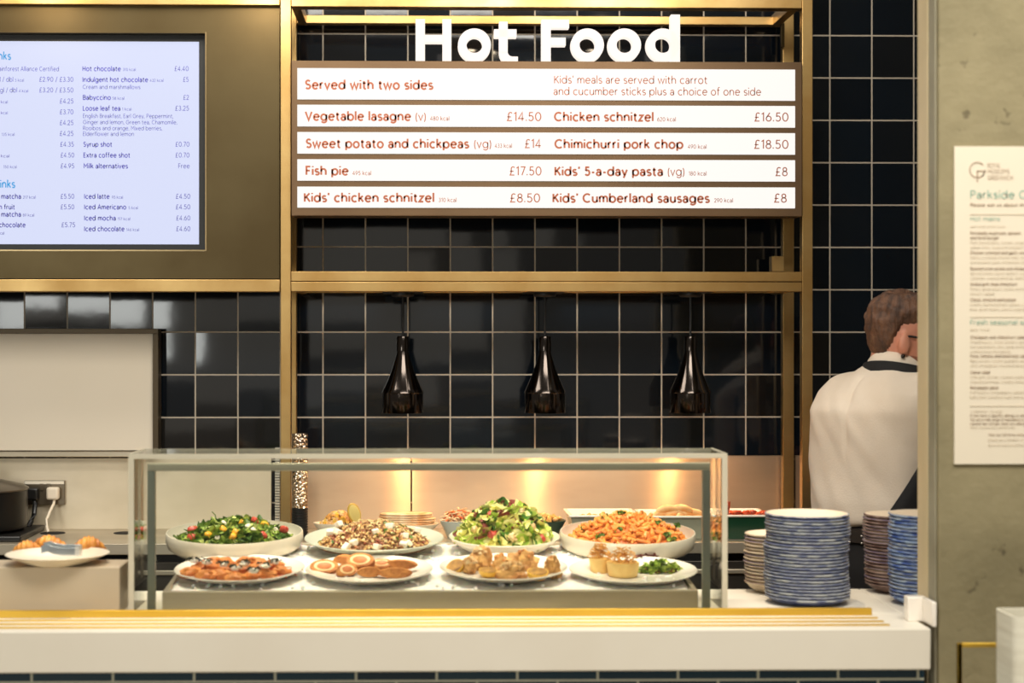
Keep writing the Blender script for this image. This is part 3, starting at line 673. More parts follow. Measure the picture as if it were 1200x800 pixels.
def rot(a=None, tip=.6):
    from mathutils import Euler
    return Euler((rnd.gauss(0, tip), rnd.gauss(0, tip), rnd.uniform(0, 6.28) if a is None else a))
def mound_pt(b, H, Rm, top, e=1.0):
    """a random point of a heap on the dish whose base is b: Rm heap radius, top height over the base at its middle"""
    a = rnd.uniform(0, 6.283); q = math.sqrt(rnd.random()); r = Rm * q
    return Vector((b.x + r * math.cos(a), b.y + r * math.sin(a) * e, b.z + H + (top - H) * (1 - q ** 2.2) + r * math.sin(a) * math.tan(TILT))), q
def top_at(b, H, Rm, top, u, v):
    """the point of the heap's skin seen at photo point (u, v)"""
    for k in range(400):
        y = b.y - Rm + 2 * Rm * k / 400; p = P(u, v, y); q = math.hypot(p.x - b.x, y - b.y) / Rm
        if q <= 1 and p.z <= b.z + H + (top - H) * (1 - q ** 2.2) + (y - b.y) * math.tan(TILT): return p
    return P(u, v, b.y)
def heap(mb, b, H, Rm, top, mi=0):
    vs = [(b.x, b.y, b.z + top - .004)]; fs = []; n = 32; K = 7
    for k in range(1, K + 1):
        q = k / K
        for i in range(n):
            a = 2 * math.pi * i / n; z = b.z + H + (top - H) * (1 - q ** 2.2) - .004 + Rm * q * math.sin(a) * math.tan(TILT); z += noise.noise(Vector((math.cos(a) * q * 5, math.sin(a) * q * 5, 1))) * .005 * (k < K)
            vs.append((b.x + Rm * q * math.cos(a), b.y + Rm * q * math.sin(a), z))
    fs += [(0, 1 + i, 1 + (i + 1) % n) for i in range(n)]
    for k in range(K - 1):
        for i in range(n): a = 1 + k * n + i; a2 = 1 + k * n + (i + 1) % n; fs.append((a, a + n, a2 + n, a2))
    fs.append(tuple(1 + (K - 1) * n + (n - 1 - i) for i in range(n)))
    return mb.add(vs, fs, mi)

# green leaf salad
H1, R1, T1 = .018, .142, .072
mb = heap(MB(), b1, H1, R1, T1, 0)
for i in range(620):
    p, q = mound_pt(b1, H1 + .002, R1 * .97, T1); mb.leaf(p, rot(tip=.55), rnd.uniform(.022, .045), rnd.uniform(.005, .012), rnd.uniform(-.4, .7), rnd.choice((0, 0, 0, 1, 1, 2) if i % 3 else (1, 0)), 4, rnd.choice((0, 0, 3)))
for i in range(26):
    p, q = mound_pt(b1, H1 + .006, R1 * .9, T1 + .004); d = Vector((rnd.uniform(-1, 1), rnd.uniform(-1, 1), rnd.uniform(0, .6))).normalized() * .022; mb.tube([p - d, p + Vector((0, 0, .003)), p + d], .0011, 5, 2)
p = top_at(b1, H1, R1, T1, 254, 606); mb.tube([p - Vector((0, 0, .01)), p + Vector((-.004, 0, .006)), p + Vector((-.012, 0, .014))], .0013, 5, 0)
tag(mb.build('salad_leaves', FG, at=b1), 'dark green rocket and spinach heaped in the left cream bowl', 'salad', kind='stuff')
for lst, m, nm, lab, grp in (((( 226, 620), (225, 629.5), (299, 610.5), (308, 628), (333, 620)), RED, 'tomato_chunk', 'red tomato chunk in the green leaf salad, {} from the left', 'red tomato chunks'),
                             (((244, 627), (276, 624), (284, 613), (261, 620), (310, 614.5), (273, 629)), YEL, 'yellow_tomato', 'yellow tomato half in the green leaf salad, {} from the left', 'yellow tomato halves'),
                             (((220, 627), (255, 630), (286, 613.5), (297, 621), (323, 621), (291, 617), (262, 613)), FETA, 'cheese_cube', 'small pale cheese lump in the green leaf salad, {} from the left', 'pale cheese lumps in the leaf salad')):
    for k, (u, v) in enumerate(sorted(lst)):
        p = top_at(b1, H1, R1, T1, u, v); s_ = {'tomato_chunk': (.0125, .011, .009), 'yellow_tomato': (.0105, .0095, .009), 'cheese_cube': (.0078, .007, .007)}[nm]
        tag(MB().blob(p + Vector((0, -.003, 0)), s_, .3, 1.3, k + u, rot(tip=.5)).build(nm, m, at=p), lab.format(ORD[k]), 'vegetable' if nm != 'cheese_cube' else 'cheese', grp)

# grain and noodle salad
H2, R2, T2 = .016, .132, .068
mb = heap(MB(), b2, H2, R2, T2, 1)
for i in range(1500):
    p, q = mound_pt(b2, H2 + .001, R2, T2); r = rnd.uniform(.0026, .005); mb.blob(p, (r, r * rnd.uniform(.6, 1), r * .7), .3, 2, i, rot(tip=1), rnd.choice((0, 0, 1, 1, 2, 3)), 6, 4)
for i in range(80):
    p, q = mound_pt(b2, H2 + .003, R2 * .95, T2); a = rnd.uniform(0, 6.28); rr = rnd.uniform(.006, .014)
    mb.tube([p + Vector((math.cos(a + t) * rr, math.sin(a + t) * rr, .003 * math.sin(t * 2) + .002)) for t in (0, .6, 1.2, 1.8, 2.4, 3)], .0016, 5, rnd.choice((0, 2, 2)))
for i in range(70):
    p, q = mound_pt(b2, H2 + .003, R2, T2); mb.leaf(p, rot(tip=.6), rnd.uniform(.008, .016), .005, .4, 4, 3)
tag(mb.build('grain_salad', GRAIN + [FG[0]], at=b2), 'brown grains and noodles with herbs heaped in the pale green grey dish', 'salad', kind='stuff')
for k, (u, v) in enumerate(sorted(((397, 614.7), (387, 624), (397, 624.5), (440, 623), (457, 617), (474, 628), (414.6, 636), (442, 641), (473, 638.5), (406, 641.5), (479, 637), (489, 621)))):
    p = top_at(b2, H2, R2, T2, u, v); s_ = rnd.uniform(.008, .0105); m3 = rot(tip=.4).to_matrix(); q = MB().box(-s_, s_, -s_ * .8, s_ * .8, -s_ * .75, s_ * .75)
    tag(MB().merge(q, Matrix.Translation(p + Vector((0, -.002, .001))) @ m3.to_4x4()).build('cheese_cube', FETA, bevel=.002, at=p), 'white cheese cube on the brown grain salad, %s from the left' % ORD[k], 'cheese', 'white cheese cubes')

# pale lettuce salad
H3, R3, T3 = .036, .112, .115
mb = heap(MB(), b3, H3, R3, T3, 1)
for i in range(420):
    p, q = mound_pt(b3, H3 + .004, R3 * .97, T3); mb.leaf(p, rot(tip=.75), rnd.uniform(.022, .05), rnd.uniform(.010, .02), rnd.uniform(-.6, .9), rnd.choice((0, 0, 1, 1, 1, 2) if i % 12 else (3,)), 5, rnd.choice((0, 3, 5)))
tag(mb.build('lettuce_salad', FL, at=b3), 'light green and yellow chopped lettuce piled high in the middle bowl', 'salad', kind='stuff')
for k, (u, v, m) in enumerate(sorted(((557, 620, 0), (612, 600, 0), (622, 617, 0), (575, 603, 1), (577, 626, 1), (633, 630, 1), (604, 594, 2), (632, 613, 2), (600, 630, 0), (566, 612, 2)))):
    p = top_at(b3, H3, R3, T3, u, v)
    tag(MB().blob(p + Vector((0, -.005, 0)), (.012, .011, .009), .5, 1.8, k + 40, rot(tip=.5)).build('salad_piece', (CRUMB, RED, FL[3])[m], at=p),
        '%s in the lettuce salad, %s piece from the left' % (('pale chicken chunk', 'red tomato slice', 'dark red leaf')[m], ORD[k]), 'salad piece', 'pieces in the lettuce salad')

# penne
H4, R4, T4 = .022, .142, .085
mb = heap(MB(), b4, H4, R4, T4, 1)
for i in range(330):
    p, q = mound_pt(b4, H4 + .003, R4 * .97, T4); M3 = rot(tip=.45).to_matrix(); d = M3 @ Vector((.017, 0, 0)); bend = M3 @ Vector((0, .003, 0)); r = .0048
    mb.tube([p - d, p - d * .9, p + bend, p + d * .9, p + d], [r * .7, r, r, r, r * .7], 8, 0)
for i in range(60):
    p, q = mound_pt(b4, H4 + .004, R4 * .95, T4); mb.blob(p, (.008, .007, .006), .5, 2, i, rot(), 1, 8, 5)
tag(mb.build('penne_pasta', [PASTA, SAUCE], at=b4), 'orange penne in tomato sauce heaped in the right cream bowl', 'pasta', kind='stuff')
for k, (u, v) in enumerate(sorted(((711, 605), (729, 601), (762, 609), (792, 616), (685, 620), (702, 628), (724, 620), (781, 627), (786, 633), (771, 612)))):
    p = top_at(b4, H4, R4, T4, u, v + 2); mb = MB()
    for i in range(9): mb.leaf(p + Vector((rnd.uniform(-.008, .008), rnd.uniform(-.006, .004), rnd.uniform(0, .008))), rot(tip=.8), rnd.uniform(.010, .016), .006, .4, rnd.choice((0, 0, 1)), 3, 3)
    mb.tube([p - Vector((0, 0, .004)), p + Vector((.001, -.001, .006))], .0008, 5, 0)
    tag(mb.build('parsley_sprig', FG, at=p), 'green parsley sprig on the orange penne, %s from the left' % ORD[k], 'herb', 'parsley sprigs')

# fritters with dollops
b = PL[0]; zp = b.z + .006; 
def onp(b, u, v, h=.006): return onplane(u, v, b.z + h, b.y, SL)
mb = MB()
for i in range(260):
    p = onp(b, rnd.uniform(215, 342), rnd.uniform(668, 678)); 
    if math.hypot(p.x - b.x, p.y - b.y) > .115: continue
    p.z += rnd.uniform(.0, .007); a = rnd.uniform(0, 3.14); d = Vector((math.cos(a), math.sin(a), rnd.uniform(-.1, .3))) * rnd.uniform(.008, .016)
    mb.tube([p - d, p + Vector((0, 0, .003)), p + d], .0013, 5)
tag(mb.build('shredded_carrot', CARROT, at=b), 'orange shredded carrot bed under the fritters on the left white plate', 'vegetable', kind='stuff')
FP = [(222, 673, 0), (240, 677, 0), (258, 676, 0), (276, 679, 0), (295, 677, 0), (312, 675, 0), (329, 671, 0), (233, 667, 1), (251, 666, 1), (268, 668, 1), (286, 668, 1), (304, 667, 1), (321, 664, 1), (245, 661, 2), (264, 661, 2), (284, 662, 2), (302, 661, 2)]
FP.sort()
for k, (u, v, l) in enumerate(FP):
    p = onp(b, u, v, .016 + .002 * l); tag(MB().blob(p + Vector((0, .006, .004)), (rnd.uniform(.021, .026), .0145, rnd.uniform(.010, .013)), .5, 2.4, k, rot(rnd.uniform(-.6, .6), .25)).build('fritter', FRIT, at=p),
        'golden orange fritter on the left white plate, %s from the left' % ORD[k], 'fritter', 'orange fritters')
for k, (u, v) in enumerate(sorted(((228, 657), (243, 658.5), (262, 661), (276, 665.5), (297, 668.5), (310, 663), (322, 658.5), (287, 660)))):
    p = onp(b, u, v, .04); p = onplane(u, v, b.z + .036, b.y - .02, SL)
    t = thing('yogurt_dollop', 'white dollop with dark herb flecks on the fritters, %s from the left' % ORD[k], 'sauce', p, 'white dollops')
    MB().blob(p, (rnd.uniform(.009, .013), .009, .0055), .5, 2.2, k + 5).build('dollop', YOG, t)
    mb = MB()
    for i in range(18): mb.blob(p + Vector((rnd.uniform(-.016, .016), rnd.uniform(-.010, .004), .0045 + rnd.uniform(-.003, .004))), (.0024, .002, .0017), .5, 2, i, rot(), 0, 6, 4)
    for i in range(4): mb.leaf(p + Vector((rnd.uniform(-.012, .012), rnd.uniform(-.006, .004), .006)), rot(tip=.7), .008, .0022, .5, 0, 3)
    mb.build('herb_flecks', HERB, t)

# breaded slices
b = PL[1]
def slice_(u, v, w_, h_, dp, yaw, pitch, kind, lab, hh=.008):
    p = onp(b, u, v, hh); k = p.y / FPX; a, c = w_ * k / 2, h_ * k / 2
    t = thing('breaded_slice', lab, 'food', p, 'breaded stuffed slices')
    M = Matrix.Translation(p + Vector((0, 0, c * .9))) @ Matrix.Rotation(R(yaw), 4, 'Z') @ Matrix.Rotation(R(pitch), 4, 'X')
    m = MB(); vs = []
    for rr, y in ((.985, 0), (1, .003), (1.0, dp * .4), (.86, dp * .8), (.5, dp), (.0, dp * 1.04)):
        m.lathe([], seg=4) if False else None
        vs.append((rr, y))
    rings = [(Vector((0, y, 0)), Vector((a * rr, 0, 0)), Vector((0, 0, c * rr))) for rr, y in vs]
    m.loft(rings, 28); MB().merge(m, M).build('crust', BREAD, t, ang=60)
    if kind:
        for nm, r0, y, mt in (('white_ring', .72, -.0012, RINGC), ('filling', .52, -.0022, MEAT)):
            m = MB().loft([(Vector((0, .004, 0)), Vector((a * r0, 0, 0)), Vector((0, 0, c * r0))), (Vector((0, y + .0006, 0)), Vector((a * r0, 0, 0)), Vector((0, 0, c * r0))), (Vector((0, y, 0)), Vector((a * r0 * .9, 0, 0)), Vector((0, 0, c * r0 * .9)))], 28)
            MB().merge(m, M).build(nm, mt, t, ang=60)
    return t
slice_(380, 671, 34, 18, .03, 8, -38, 1, 'large breaded slice showing its white ring at the left of its plate')
slice_(400, 663, 22, 12, .03, -20, 10, 0, 'small dark breaded piece tucked behind the large left slice')
slice_(422, 664, 35, 19, .026, -18, -40, 1, 'breaded slice with white ring leaning at the back of the pile', .022)
slice_(407, 674, 25, 16, .028, 22, -32, 1, 'smaller ringed slice standing at the front left of the pile')
slice_(447, 665, 27, 13, .026, -5, -45, 1, 'breaded slice with thin white ring at the right of the pile back', .018)
slice_(433, 676, 29, 12, .02, 8, 4, 0, 'flat brown breaded piece at the front middle of its plate')
slice_(468, 667, 42, 11, .024, -12, 6, 0, 'long flat breaded piece lying at the upper right of its plate', .016)
slice_(463, 677, 40, 12, .022, -4, 2, 0, 'long flat breaded piece at the front right of its plate')

# chicken and charred halves
b = PL[2]
def half_fruit(u, v, r, lab, pitch=30, yaw=0, up=.0):
    p = onp(b, u, v, .006); t = thing('charred_half', lab, 'fruit', p, 'charred yellow halves')
    M = Matrix.Translation(p + Vector((0, 0, r * .75 + up))) @ Matrix.Rotation(R(yaw), 4, 'Z') @ Matrix.Rotation(R(pitch), 4, 'X')
    MB().merge(MB().blob((0, 0, 0), (r, r, -r * .9), .08, 2, int(u), half=True, nu=20), M).build('rind', LEMON, t, ang=60)
    MB().merge(MB().lathe([(r * .93, -.001), (r * .9, .0012), (0, .0016)], seg=20), M).build('face', CHAR, t, ang=60)
half_fruit(533, 671, .0215, 'charred yellow half standing at the left end of its plate', 38, -35)
half_fruit(572, 676, .021, 'charred yellow half at the front between the crumbled chicken', 12, 10)
half_fruit(630, 679, .024, 'charred yellow half with scored face at the front right', 14, 5)
for k, (u, v, r, lab, cr) in enumerate(((551, 672, (.017, .016, .02), 'pale crumbed chicken lump beside the left charred half', 1), (563, 668, (.024, .02, .03), 'tall chicken lump with white crumble on top', 1), (600, 679, (.033, .02, .022), 'large chicken piece with white sauce in the plate middle', 1),
                                  (612, 668, (.034, .02, .026), 'browned chicken piece at the back right of the middle', 0), (648, 675, (.016, .018, .025), 'dark roasted chicken piece at the right end of its plate', 0), (586, 668, (.018, .015, .02), 'small roast chicken lump behind the large middle piece', 0))):
    p = onp(b, u, v, .006); t = thing('chicken_piece', lab, 'chicken', p, 'roast chicken pieces')
    MB().blob(p + Vector((0, .006, r[2] * .7)), r, .6, 2.2, k + 60, rot(tip=.15), nu=24, nv=16).build('meat', CHICK, t)
    m = MB()
    for i in range(46 if cr else 10):
        a = rnd.uniform(0, 6.28); q = rnd.random() ** .6; m.blob(p + Vector((r[0] * .8 * q * math.cos(a), .004 + r[1] * .8 * q * math.sin(a), r[2] * .7 + r[2] * math.sqrt(max(0, 1 - q * q * .7)) + rnd.uniform(-.002, .002))), rnd.uniform(.002, .0045), .6, 3, i, None, 0, 6, 4)
    m.build('crumble', CRUMB if cr else BREAD, t)

# tarts and leaves
b = PL[3]
def tart(u, v, wpx, hpx, lab):
    p = onp(b, u, v, .006); k = p.y / FPX; r, h = wpx * k / 2, hpx * k; t = thing('small_tart', lab, 'tart', p, 'small tarts with crisp onions')
    p = p + Vector((0, r * .85, .0))
    MB().lathe([(0, 0), (r * .84, 0), (r * .9, .003), (r, h * .86), (r * 1.0, h), (r * .9, h), (r * .86, h * .9), (0, h * .9)], p, 40, wob=.04, seed=u).build('pastry', PASTRY, t, ang=50)
    MB().lathe([(r * .9, h * .88), (r * .88, h * .97), (r * .5, h * 1.06), (0, h * 1.08)], p, 28, wob=.05).build('filling', EGG, t)
    m = MB()
    for i in range(90):
        a = rnd.uniform(0, 6.28); q = rnd.random() ** .7; c = p + Vector((r * .85 * q * math.cos(a), r * .8 * q * math.sin(a), h * 1.0 + .034 * (1 - q * q) * rnd.uniform(.3, 1)))
        a2 = rnd.uniform(0, 6.28); rr = rnd.uniform(.005, .010); tl = rnd.uniform(-1, 1)
        m.tube([c + Vector((math.cos(a2 + s) * rr, math.sin(a2 + s) * rr, math.sin(s + tl) * rr * .6)) for s in (0, .7, 1.4, 2.1)], .0011, 5)
    o = m.build('crisp_onion', ONION, t); o['kind'] = 'stuff'
tart(704.5, 672, 26, 17, 'narrow tart topped with crisp onion strands at the plate left'); tart(732, 677.5, 38, 17, 'wider tart topped with crisp onions beside the green leaves')
mb = MB()
for i in range(190):
    a = rnd.uniform(0, 6.28); q = math.sqrt(rnd.random()); c = onp(b, 775, 669, .008); p = c + Vector((.052 * q * math.cos(a), .026 * q * math.sin(a), .026 * (1 - q * q) * rnd.random()))
    mb.leaf(p, rot(tip=.8), rnd.uniform(.012, .024), rnd.uniform(.003, .008), .5, rnd.choice((0, 1, 1, 2, 2) if i % 9 else (3,)), 4, 4)
tag(mb.build('salad_leaves', [FG[0], FG[1], FL[0], FL[3]], at=onp(b, 775, 669)), 'frilly green leaves beside the tarts at the right end', 'salad', kind='stuff')
mb = MB()
for i in range(46):
    c = onp(b, 757, 656, .012); mb.leaf(c + Vector((rnd.uniform(-.026, .026), rnd.uniform(-.008, .008), rnd.uniform(0, .012))), rot(tip=.7), .014, .005, .5, 0, 3, 3)
tag(mb.build('red_leaves', FL[3], at=onp(b, 757, 656)), 'dark red leaves behind the tarts and frilly greens', 'salad', kind='stuff')

# ------------------------------------------------------------------ dishes on the back counter
YK = 4.74; KK = YK / FPX
PALEB = mat('pale_blue_glaze', (186, 194, 188), .3); FLATB = mat('flatbread', (240, 216, 178), .6, 0, (206, 150, 96), 30, 4); CRUSTY = mat('pale_crust', (236, 204, 150), .6, 0, (200, 140, 76), 22, 3)
def kdish(lab, u0, u1, v, m, h, name='serving_dish', sy=.7):
    c = P((u0 + u1) / 2, v, YK); r = (u1 - u0) * KK / 2; z = ZC; H = c.z - z
    t = thing(name, lab, 'dish', (c.x, YK, z))
    MB().lathe([(0, 0), (r * .6, 0), (r * .66, H * .15), (r, H - .002), (r, H), (r - .004, H), (r * .64, H * .3), (0, H * .28)], (c.x, YK, z), 40, sy=sy).build('body', m, t, ang=55)
    return Vector((c.x, YK, z + H)), r
c, r = kdish('cream dish with nutty yellow topping and lemon slice on the back counter', 367, 427, 612, CERAM, .05)
mb = MB()
for i in range(130):
    a = rnd.uniform(0, 6.28); q = math.sqrt(rnd.random()); mb.blob(c + Vector((r * .75 * q * math.cos(a), r * .5 * q * math.sin(a), -.012 + .04 * (1 - q * q))), rnd.uniform(.005, .010), .5, 2, i, rot(), rnd.choice((0, 0, 1, 2)), 7, 5)
tag(mb.build('nutty_topping', [CRUSTY, ONION, LEMON], at=c), 'chopped golden topping heaped behind the brown grain salad', 'food', kind='stuff')
t = thing('lemon_slice', 'lemon slice standing upright in the nutty topping', 'fruit', P(416, 607, YK - .035), None); p = P(415, 601, YK - .035)
M = Matrix.Translation(p) @ Matrix.Rotation(R(25), 4, 'Z') @ Matrix.Rotation(R(-20), 4, 'Y')
MB().merge(MB().loft([(Vector((0, y, 0)), Vector((.019 * s, 0, 0)), Vector((0, 0, .030 * s))) for y, s in ((-.004, .95), (-.003, 1), (.003, 1), (.004, .95))], 24), M).build('rind', LEMON, t)
MB().merge(MB().loft([(Vector((0, y, 0)), Vector((.016 * s, 0, 0)), Vector((0, 0, .026 * s))) for y, s in ((-.0046, .95), (-.004, 1))], 24), M).build('flesh', mat('lemon_flesh', (250, 216, 130), .35, sss=.2), t)
def fpile(c, r, n, lab, grp, sy=.55, w=1.0):
    for i in range(n):
        z = c.z - .006 + .0062 * i; rr = r * (1.0 - .03 * i) * w
        o = MB().lathe([(0, 0), (rr * .97, .0), (rr, .0018), (rr, .0036), (rr * .96, .0054), (0, .0056)], (c.x + rnd.uniform(-.004, .004), c.y, z), 30, sy=sy, wob=.05, seed=i + c.x * 9)
        tag(o.build('flatbread', FLATB, at=(c.x, c.y, z), ang=60), lab.format(ORD[n - 1 - i] + ' from the top'), 'bread', grp)
c2, r2 = kdish('low cream dish under the flatbread stack on the back counter', 438, 514, 613, CERAM, .05)
fpile(c2, r2, 6, 'pale flatbread in the stack behind the grain salad, {}', 'stack of flatbreads', .55, .95)
c3, r3 = kdish('pale blue bowl of shredded salad behind the lettuce bowl', 515, 562, 609, PALEB, .05, 'small_bowl', 1)
mb = MB()
for i in range(120):
    a = rnd.uniform(0, 6.28); q = math.sqrt(rnd.random()); p = c3 + Vector((r3 * .85 * q * math.cos(a), r3 * .8 * q * math.sin(a), -.006 + .04 * (1 - q * q) * rnd.uniform(.4, 1))); a2 = rnd.uniform(0, 3.14); d = Vector((math.cos(a2), math.sin(a2) * .6, rnd.uniform(-.3, .3))) * .017
    mb.tube([p - d, p + Vector((0, 0, .004)), p + d], .002, 5, rnd.choice((0, 0, 1)))
tag(mb.build('shredded_salad', [FLATB, CARROT], at=c3), 'pale orange shredded salad in the small blue bowl', 'salad', kind='stuff')
c4, r4 = kdish('dark green bowl of nuts behind the lettuce bowl', 612, 663, 609, mat('dark_green_glaze', (40, 66, 50), .25), .05, 'small_bowl', 1)
for k in range(26):
    a = k * 2.4; q = math.sqrt(k / 26); p = c4 + Vector((r4 * .82 * q * math.cos(a), r4 * .8 * q * math.sin(a), .002 + .012 * (1 - q)))
    tag(MB().blob(p, (.009, .0075, .0065), .4, 2, k, rot(), nu=10, nv=6).build('nut', ONION if k % 3 else CRUSTY, at=p), 'roasted nut heaped in the dark green bowl', 'nut', 'nuts in the dark green bowl')
def tin(lab, u0, u1, vr, m, y0=4.665, y1=4.86, lip=.006):
    x0, x1 = X(u0, y0), X(u1, y0); z1 = Z(vr, y0); z0 = ZC; t = thing('roasting_tin', lab, 'dish', ((x0 + x1) / 2, (y0 + y1) / 2, z0))
    a = MB(); fr = .012
    def ringq(i, z): return [(x0 + i, y0 + i, z), (x1 - i, y0 + i, z), (x1 - i, y1 - i, z), (x0 + i, y1 - i, z)]
    lv = [ringq(fr + .006, z0), ringq(.006, z1 - lip), ringq(0, z1 - lip), ringq(0, z1), ringq(.01, z1), ringq(fr + .01, z0 + .012)]
    vs = [p for q in lv for p in q]; fs = [(3, 2, 1, 0), (20, 21, 22, 23)]
    mi = [0, 1]
    for i in range(5):
        for j in range(4): k = (j + 1) % 4; fs.append((i * 4 + j, i * 4 + k, i * 4 + 4 + k, i * 4 + 4 + j)); mi.append(0 if i < 1 else 1)
    a.add(vs, fs, mi); a.build('body', [m, WHITE], t, smooth=False, bevel=.002)
    return Vector(((x0 + x1) / 2, (y0 + y1) / 2, z1)), (x1 - x0) / 2
ENG = mat('grey_green_enamel', (150, 152, 134), .3); DGR = mat('deep_green_enamel', (26, 66, 46), .25)
e1, s1 = tin('white lined tin behind the penne bowl with bare rim', 667, 750, 604, ENG); e2, s2 = tin('grey green tin with white rim piled with pastries', 753, 832, 605, ENG); e3, s3 = tin('dark green enamel tin with white rim at the right end', 838, 905, 604, DGR)
for k, (dx, dz, yw) in enumerate(((-.035, .0, .3), (.0, .004, -.2), (.035, .0, .4), (-.018, .016, .1), (.02, .017, -.3), (.05, .005, .1))):
    p = e2 + Vector((dx, -.055, dz - .006)); M3 = Matrix.Rotation(yw, 3, 'Z')
    pts = [p + M3 @ Vector((.034 * t, .004 * math.cos(t * 3), .006 * (1 - t * t))) for t in (-1, -.8, -.4, 0, .4, .8, 1)]
    tag(MB().tube(pts, [.004, .009, .012, .0135, .012, .009, .004], 12).build('pastry_twist', CRUSTY, at=p), 'pale baked pastry in the grey green tin, %s' % ('left at the bottom', 'middle at the bottom', 'right at the bottom', 'left on top', 'right on top', 'far right end')[k], 'pastry', 'pastries in the tin')
for k in range(7):
    p = e1 + Vector((-.06 + .02 * k, -.05 + .01 * (k % 2), -.012)); tag(MB().blob(p, (.014, .012, .009), .5, 2, k + 3, rot()).build('roast_piece', CHICK, at=p), 'roasted piece low in the bare rimmed tin, %s from the left' % ORD[k], 'food', 'roast pieces in the bare rimmed tin')
ROAST = mat('red_roast', (206, 84, 40), .4, 0, (150, 48, 26), 30, 4, bump=.4)
for k in range(8):
    p = e3 + Vector((-.05 + .017 * k, -.06 + .008 * (k % 2), -.004 + .003 * (k % 3))); 
    if k == 0: p = e3 + Vector((-.046, -.07, .016))
    tag(MB().blob(p, ((.011, .010, .022) if k == 0 else (.017, .013, .008)), .45, 2.2, k + 21, rot(tip=.25)).build('red_roast_piece', ROAST, at=p), 'tall red roasted piece standing at the left of the green tin' if k == 0 else 'red orange roasted piece lying in the green tin, %s from the left' % ORD[k], 'food', 'red roast pieces')

# ------------------------------------------------------------------ plinth, croissants and tongs
zb = .996; pbx = X(140, 3.42)
pl = thing('display_plinth', 'low steel clad plinth under the croissant plate', 'plinth', (-.95, 3.42, ZC))
MB().box(-1.6, pbx, 3.42, 3.54, ZC, zb).build('body', mat('warm_grey_panel', (196, 180, 154), .4, .25, (186, 170, 144), 3, 3), pl, smooth=False, bevel=.002)
c = P(67.5, 647.5, 3.475); r = 59.5 * 3.475 / FPX
t = thing('serving_plate', 'cream plate of croissants on the low plinth', 'plate', (c.x, 3.475, zb)); H = c.z - zb
MB().lathe([(0, 0), (.058, 0), (.062, .002), (r * .8, H * .5), (r, H - .001), (r - .001, H), (r - .004, H), (r * .8, H * .62), (.055, .006), (0, .005)], (c.x, 3.475, zb), 56).build('body', CERAM, t, ang=60)
CRO = mat('croissant', (224, 158, 70), .42, 0, (170, 92, 34), 40, 4, (1, 1, 1), bump=.2); 
def croissant(u, v, L, rad, arc, yaw, lab, Y=3.475):
    p = onplane(u, v, zb + .008, Y, 0); rings = []; n = 54; base = Vector((p.x, p.y, zb + .007))
    M3 = Matrix.Rotation(R(yaw), 3, 'Z')
    for i in range(n + 1):
        s = i / n; a = (s - .5) * arc; rc = L / arc if arc else 1e6
        pos = Vector((rc * math.sin(a), rc * (1 - math.cos(a)), 0)); d = Vector((math.cos(a), math.sin(a), 0))
        q = abs(s - .5) * 2; st = .5 - .5 * math.cos(q * 4.2 * 6.283); rr = rad * (1 - q ** 1.9 * .8) * (1.03 - .1 * st)
        pos.z = rr * .92; rings.append((base + M3 @ pos, M3 @ (Vector((-d.y, d.x, 0)) * rr * 1.05), Vector((0, 0, rr))))
    tag(MB().loft(rings, 22).build('croissant', CRO, at=base, ang=50), lab, 'croissant')
croissant(32, 649, .07, .0165, 1.6, 15, 'croissant lying at the left front of the cream plate', 3.45)
croissant(57, 646, .095, .0195, 1.7, -8, 'croissant behind the tongs in the plate middle', 3.50)
croissant(104, 648, .080, .0205, 1.4, 8, 'large croissant alone at the plate right', 3.48)
tg = thing('serving_tongs', 'steel tongs lying between the croissants', 'tongs', P(72, 650, 3.40)); YQ = 3.408
def strip(mb, pts, w_, th):
    vs = []; fs = []
    for (x, y, z) in pts: vs += [(x, y, z), (x, y, z + w_), (x, y + th, z + w_), (x, y + th, z)]
    for i in range(len(pts) - 1):
        for q in range(4): fs.append((i * 4 + q, i * 4 + 4 + q, i * 4 + 4 + (q + 1) % 4, i * 4 + (q + 1) % 4))
    n = len(pts) * 4; fs += [(0, 1, 2, 3), (n - 1, n - 2, n - 3, n - 4)]; mb.add(vs, fs)
zt = Z(649.5, YQ); TST = mat('tong_steel', (178, 186, 190), .28, 1)
for nm, dy, dz, w0 in (('arm', 0, 0, .016), ('arm', .022, .006, .014)):
    mb = MB(); strip(mb, [(X(u, YQ), YQ + dy + d, zt + dz + e) for u, d, e in ((48, 0, .004), (56, -.001, .008), (62, 0, .003), (72, .001, 0), (82, .001, 0), (92, .003, 0))], w0, .0016); mb.build(nm, TST, tg, bevel=.0005)
mb = MB(); strip(mb, [(X(88, YQ), YQ - .003, zt - .001), (X(93, YQ), YQ - .002, zt - .001), (X(94.5, YQ), YQ + .012, zt - .001), (X(93, YQ), YQ + .026, zt - .001)], .021, .002); mb.build('spring_end', mat('bright_steel', (230, 228, 220), .3, .6), tg, bevel=.0005)

# ------------------------------------------------------------------ pot, hob, sockets
Yp = 4.80; rp = .15; xp = X(31, Yp) - rp
hb = thing('hot_plate', 'flat black hot plate under the pot', 'hob', (xp, Yp, ZC)); MB().box(xp - .17, X(39, Yp), Yp - .15, Yp + .15, ZC, ZC + .017).build('body', BLACK, hb, bevel=.004)
MB().lathe([(.10, 0), (.10, .003), (0, .003)], (xp, Yp, ZC + .017), 30).build('plate_ring', LAMPB, hb)
pt = thing('cooking_pot', 'black lidded cooking pot at the far left of the steel counter', 'pot', (xp, Yp, ZC + .02)); zt = Z(572.5, Yp)
POTM = mat('pot_black', (24, 22, 20), .35, .3)
MB().lathe([(0, .02), (rp - .012, .02), (rp - .003, .026), (rp, .04), (rp, zt - ZC - .004), (rp + .004, zt - ZC), (rp - .004, zt - ZC), (0, zt - ZC - .004)], (xp, Yp, ZC), 56).build('body', POTM, pt)
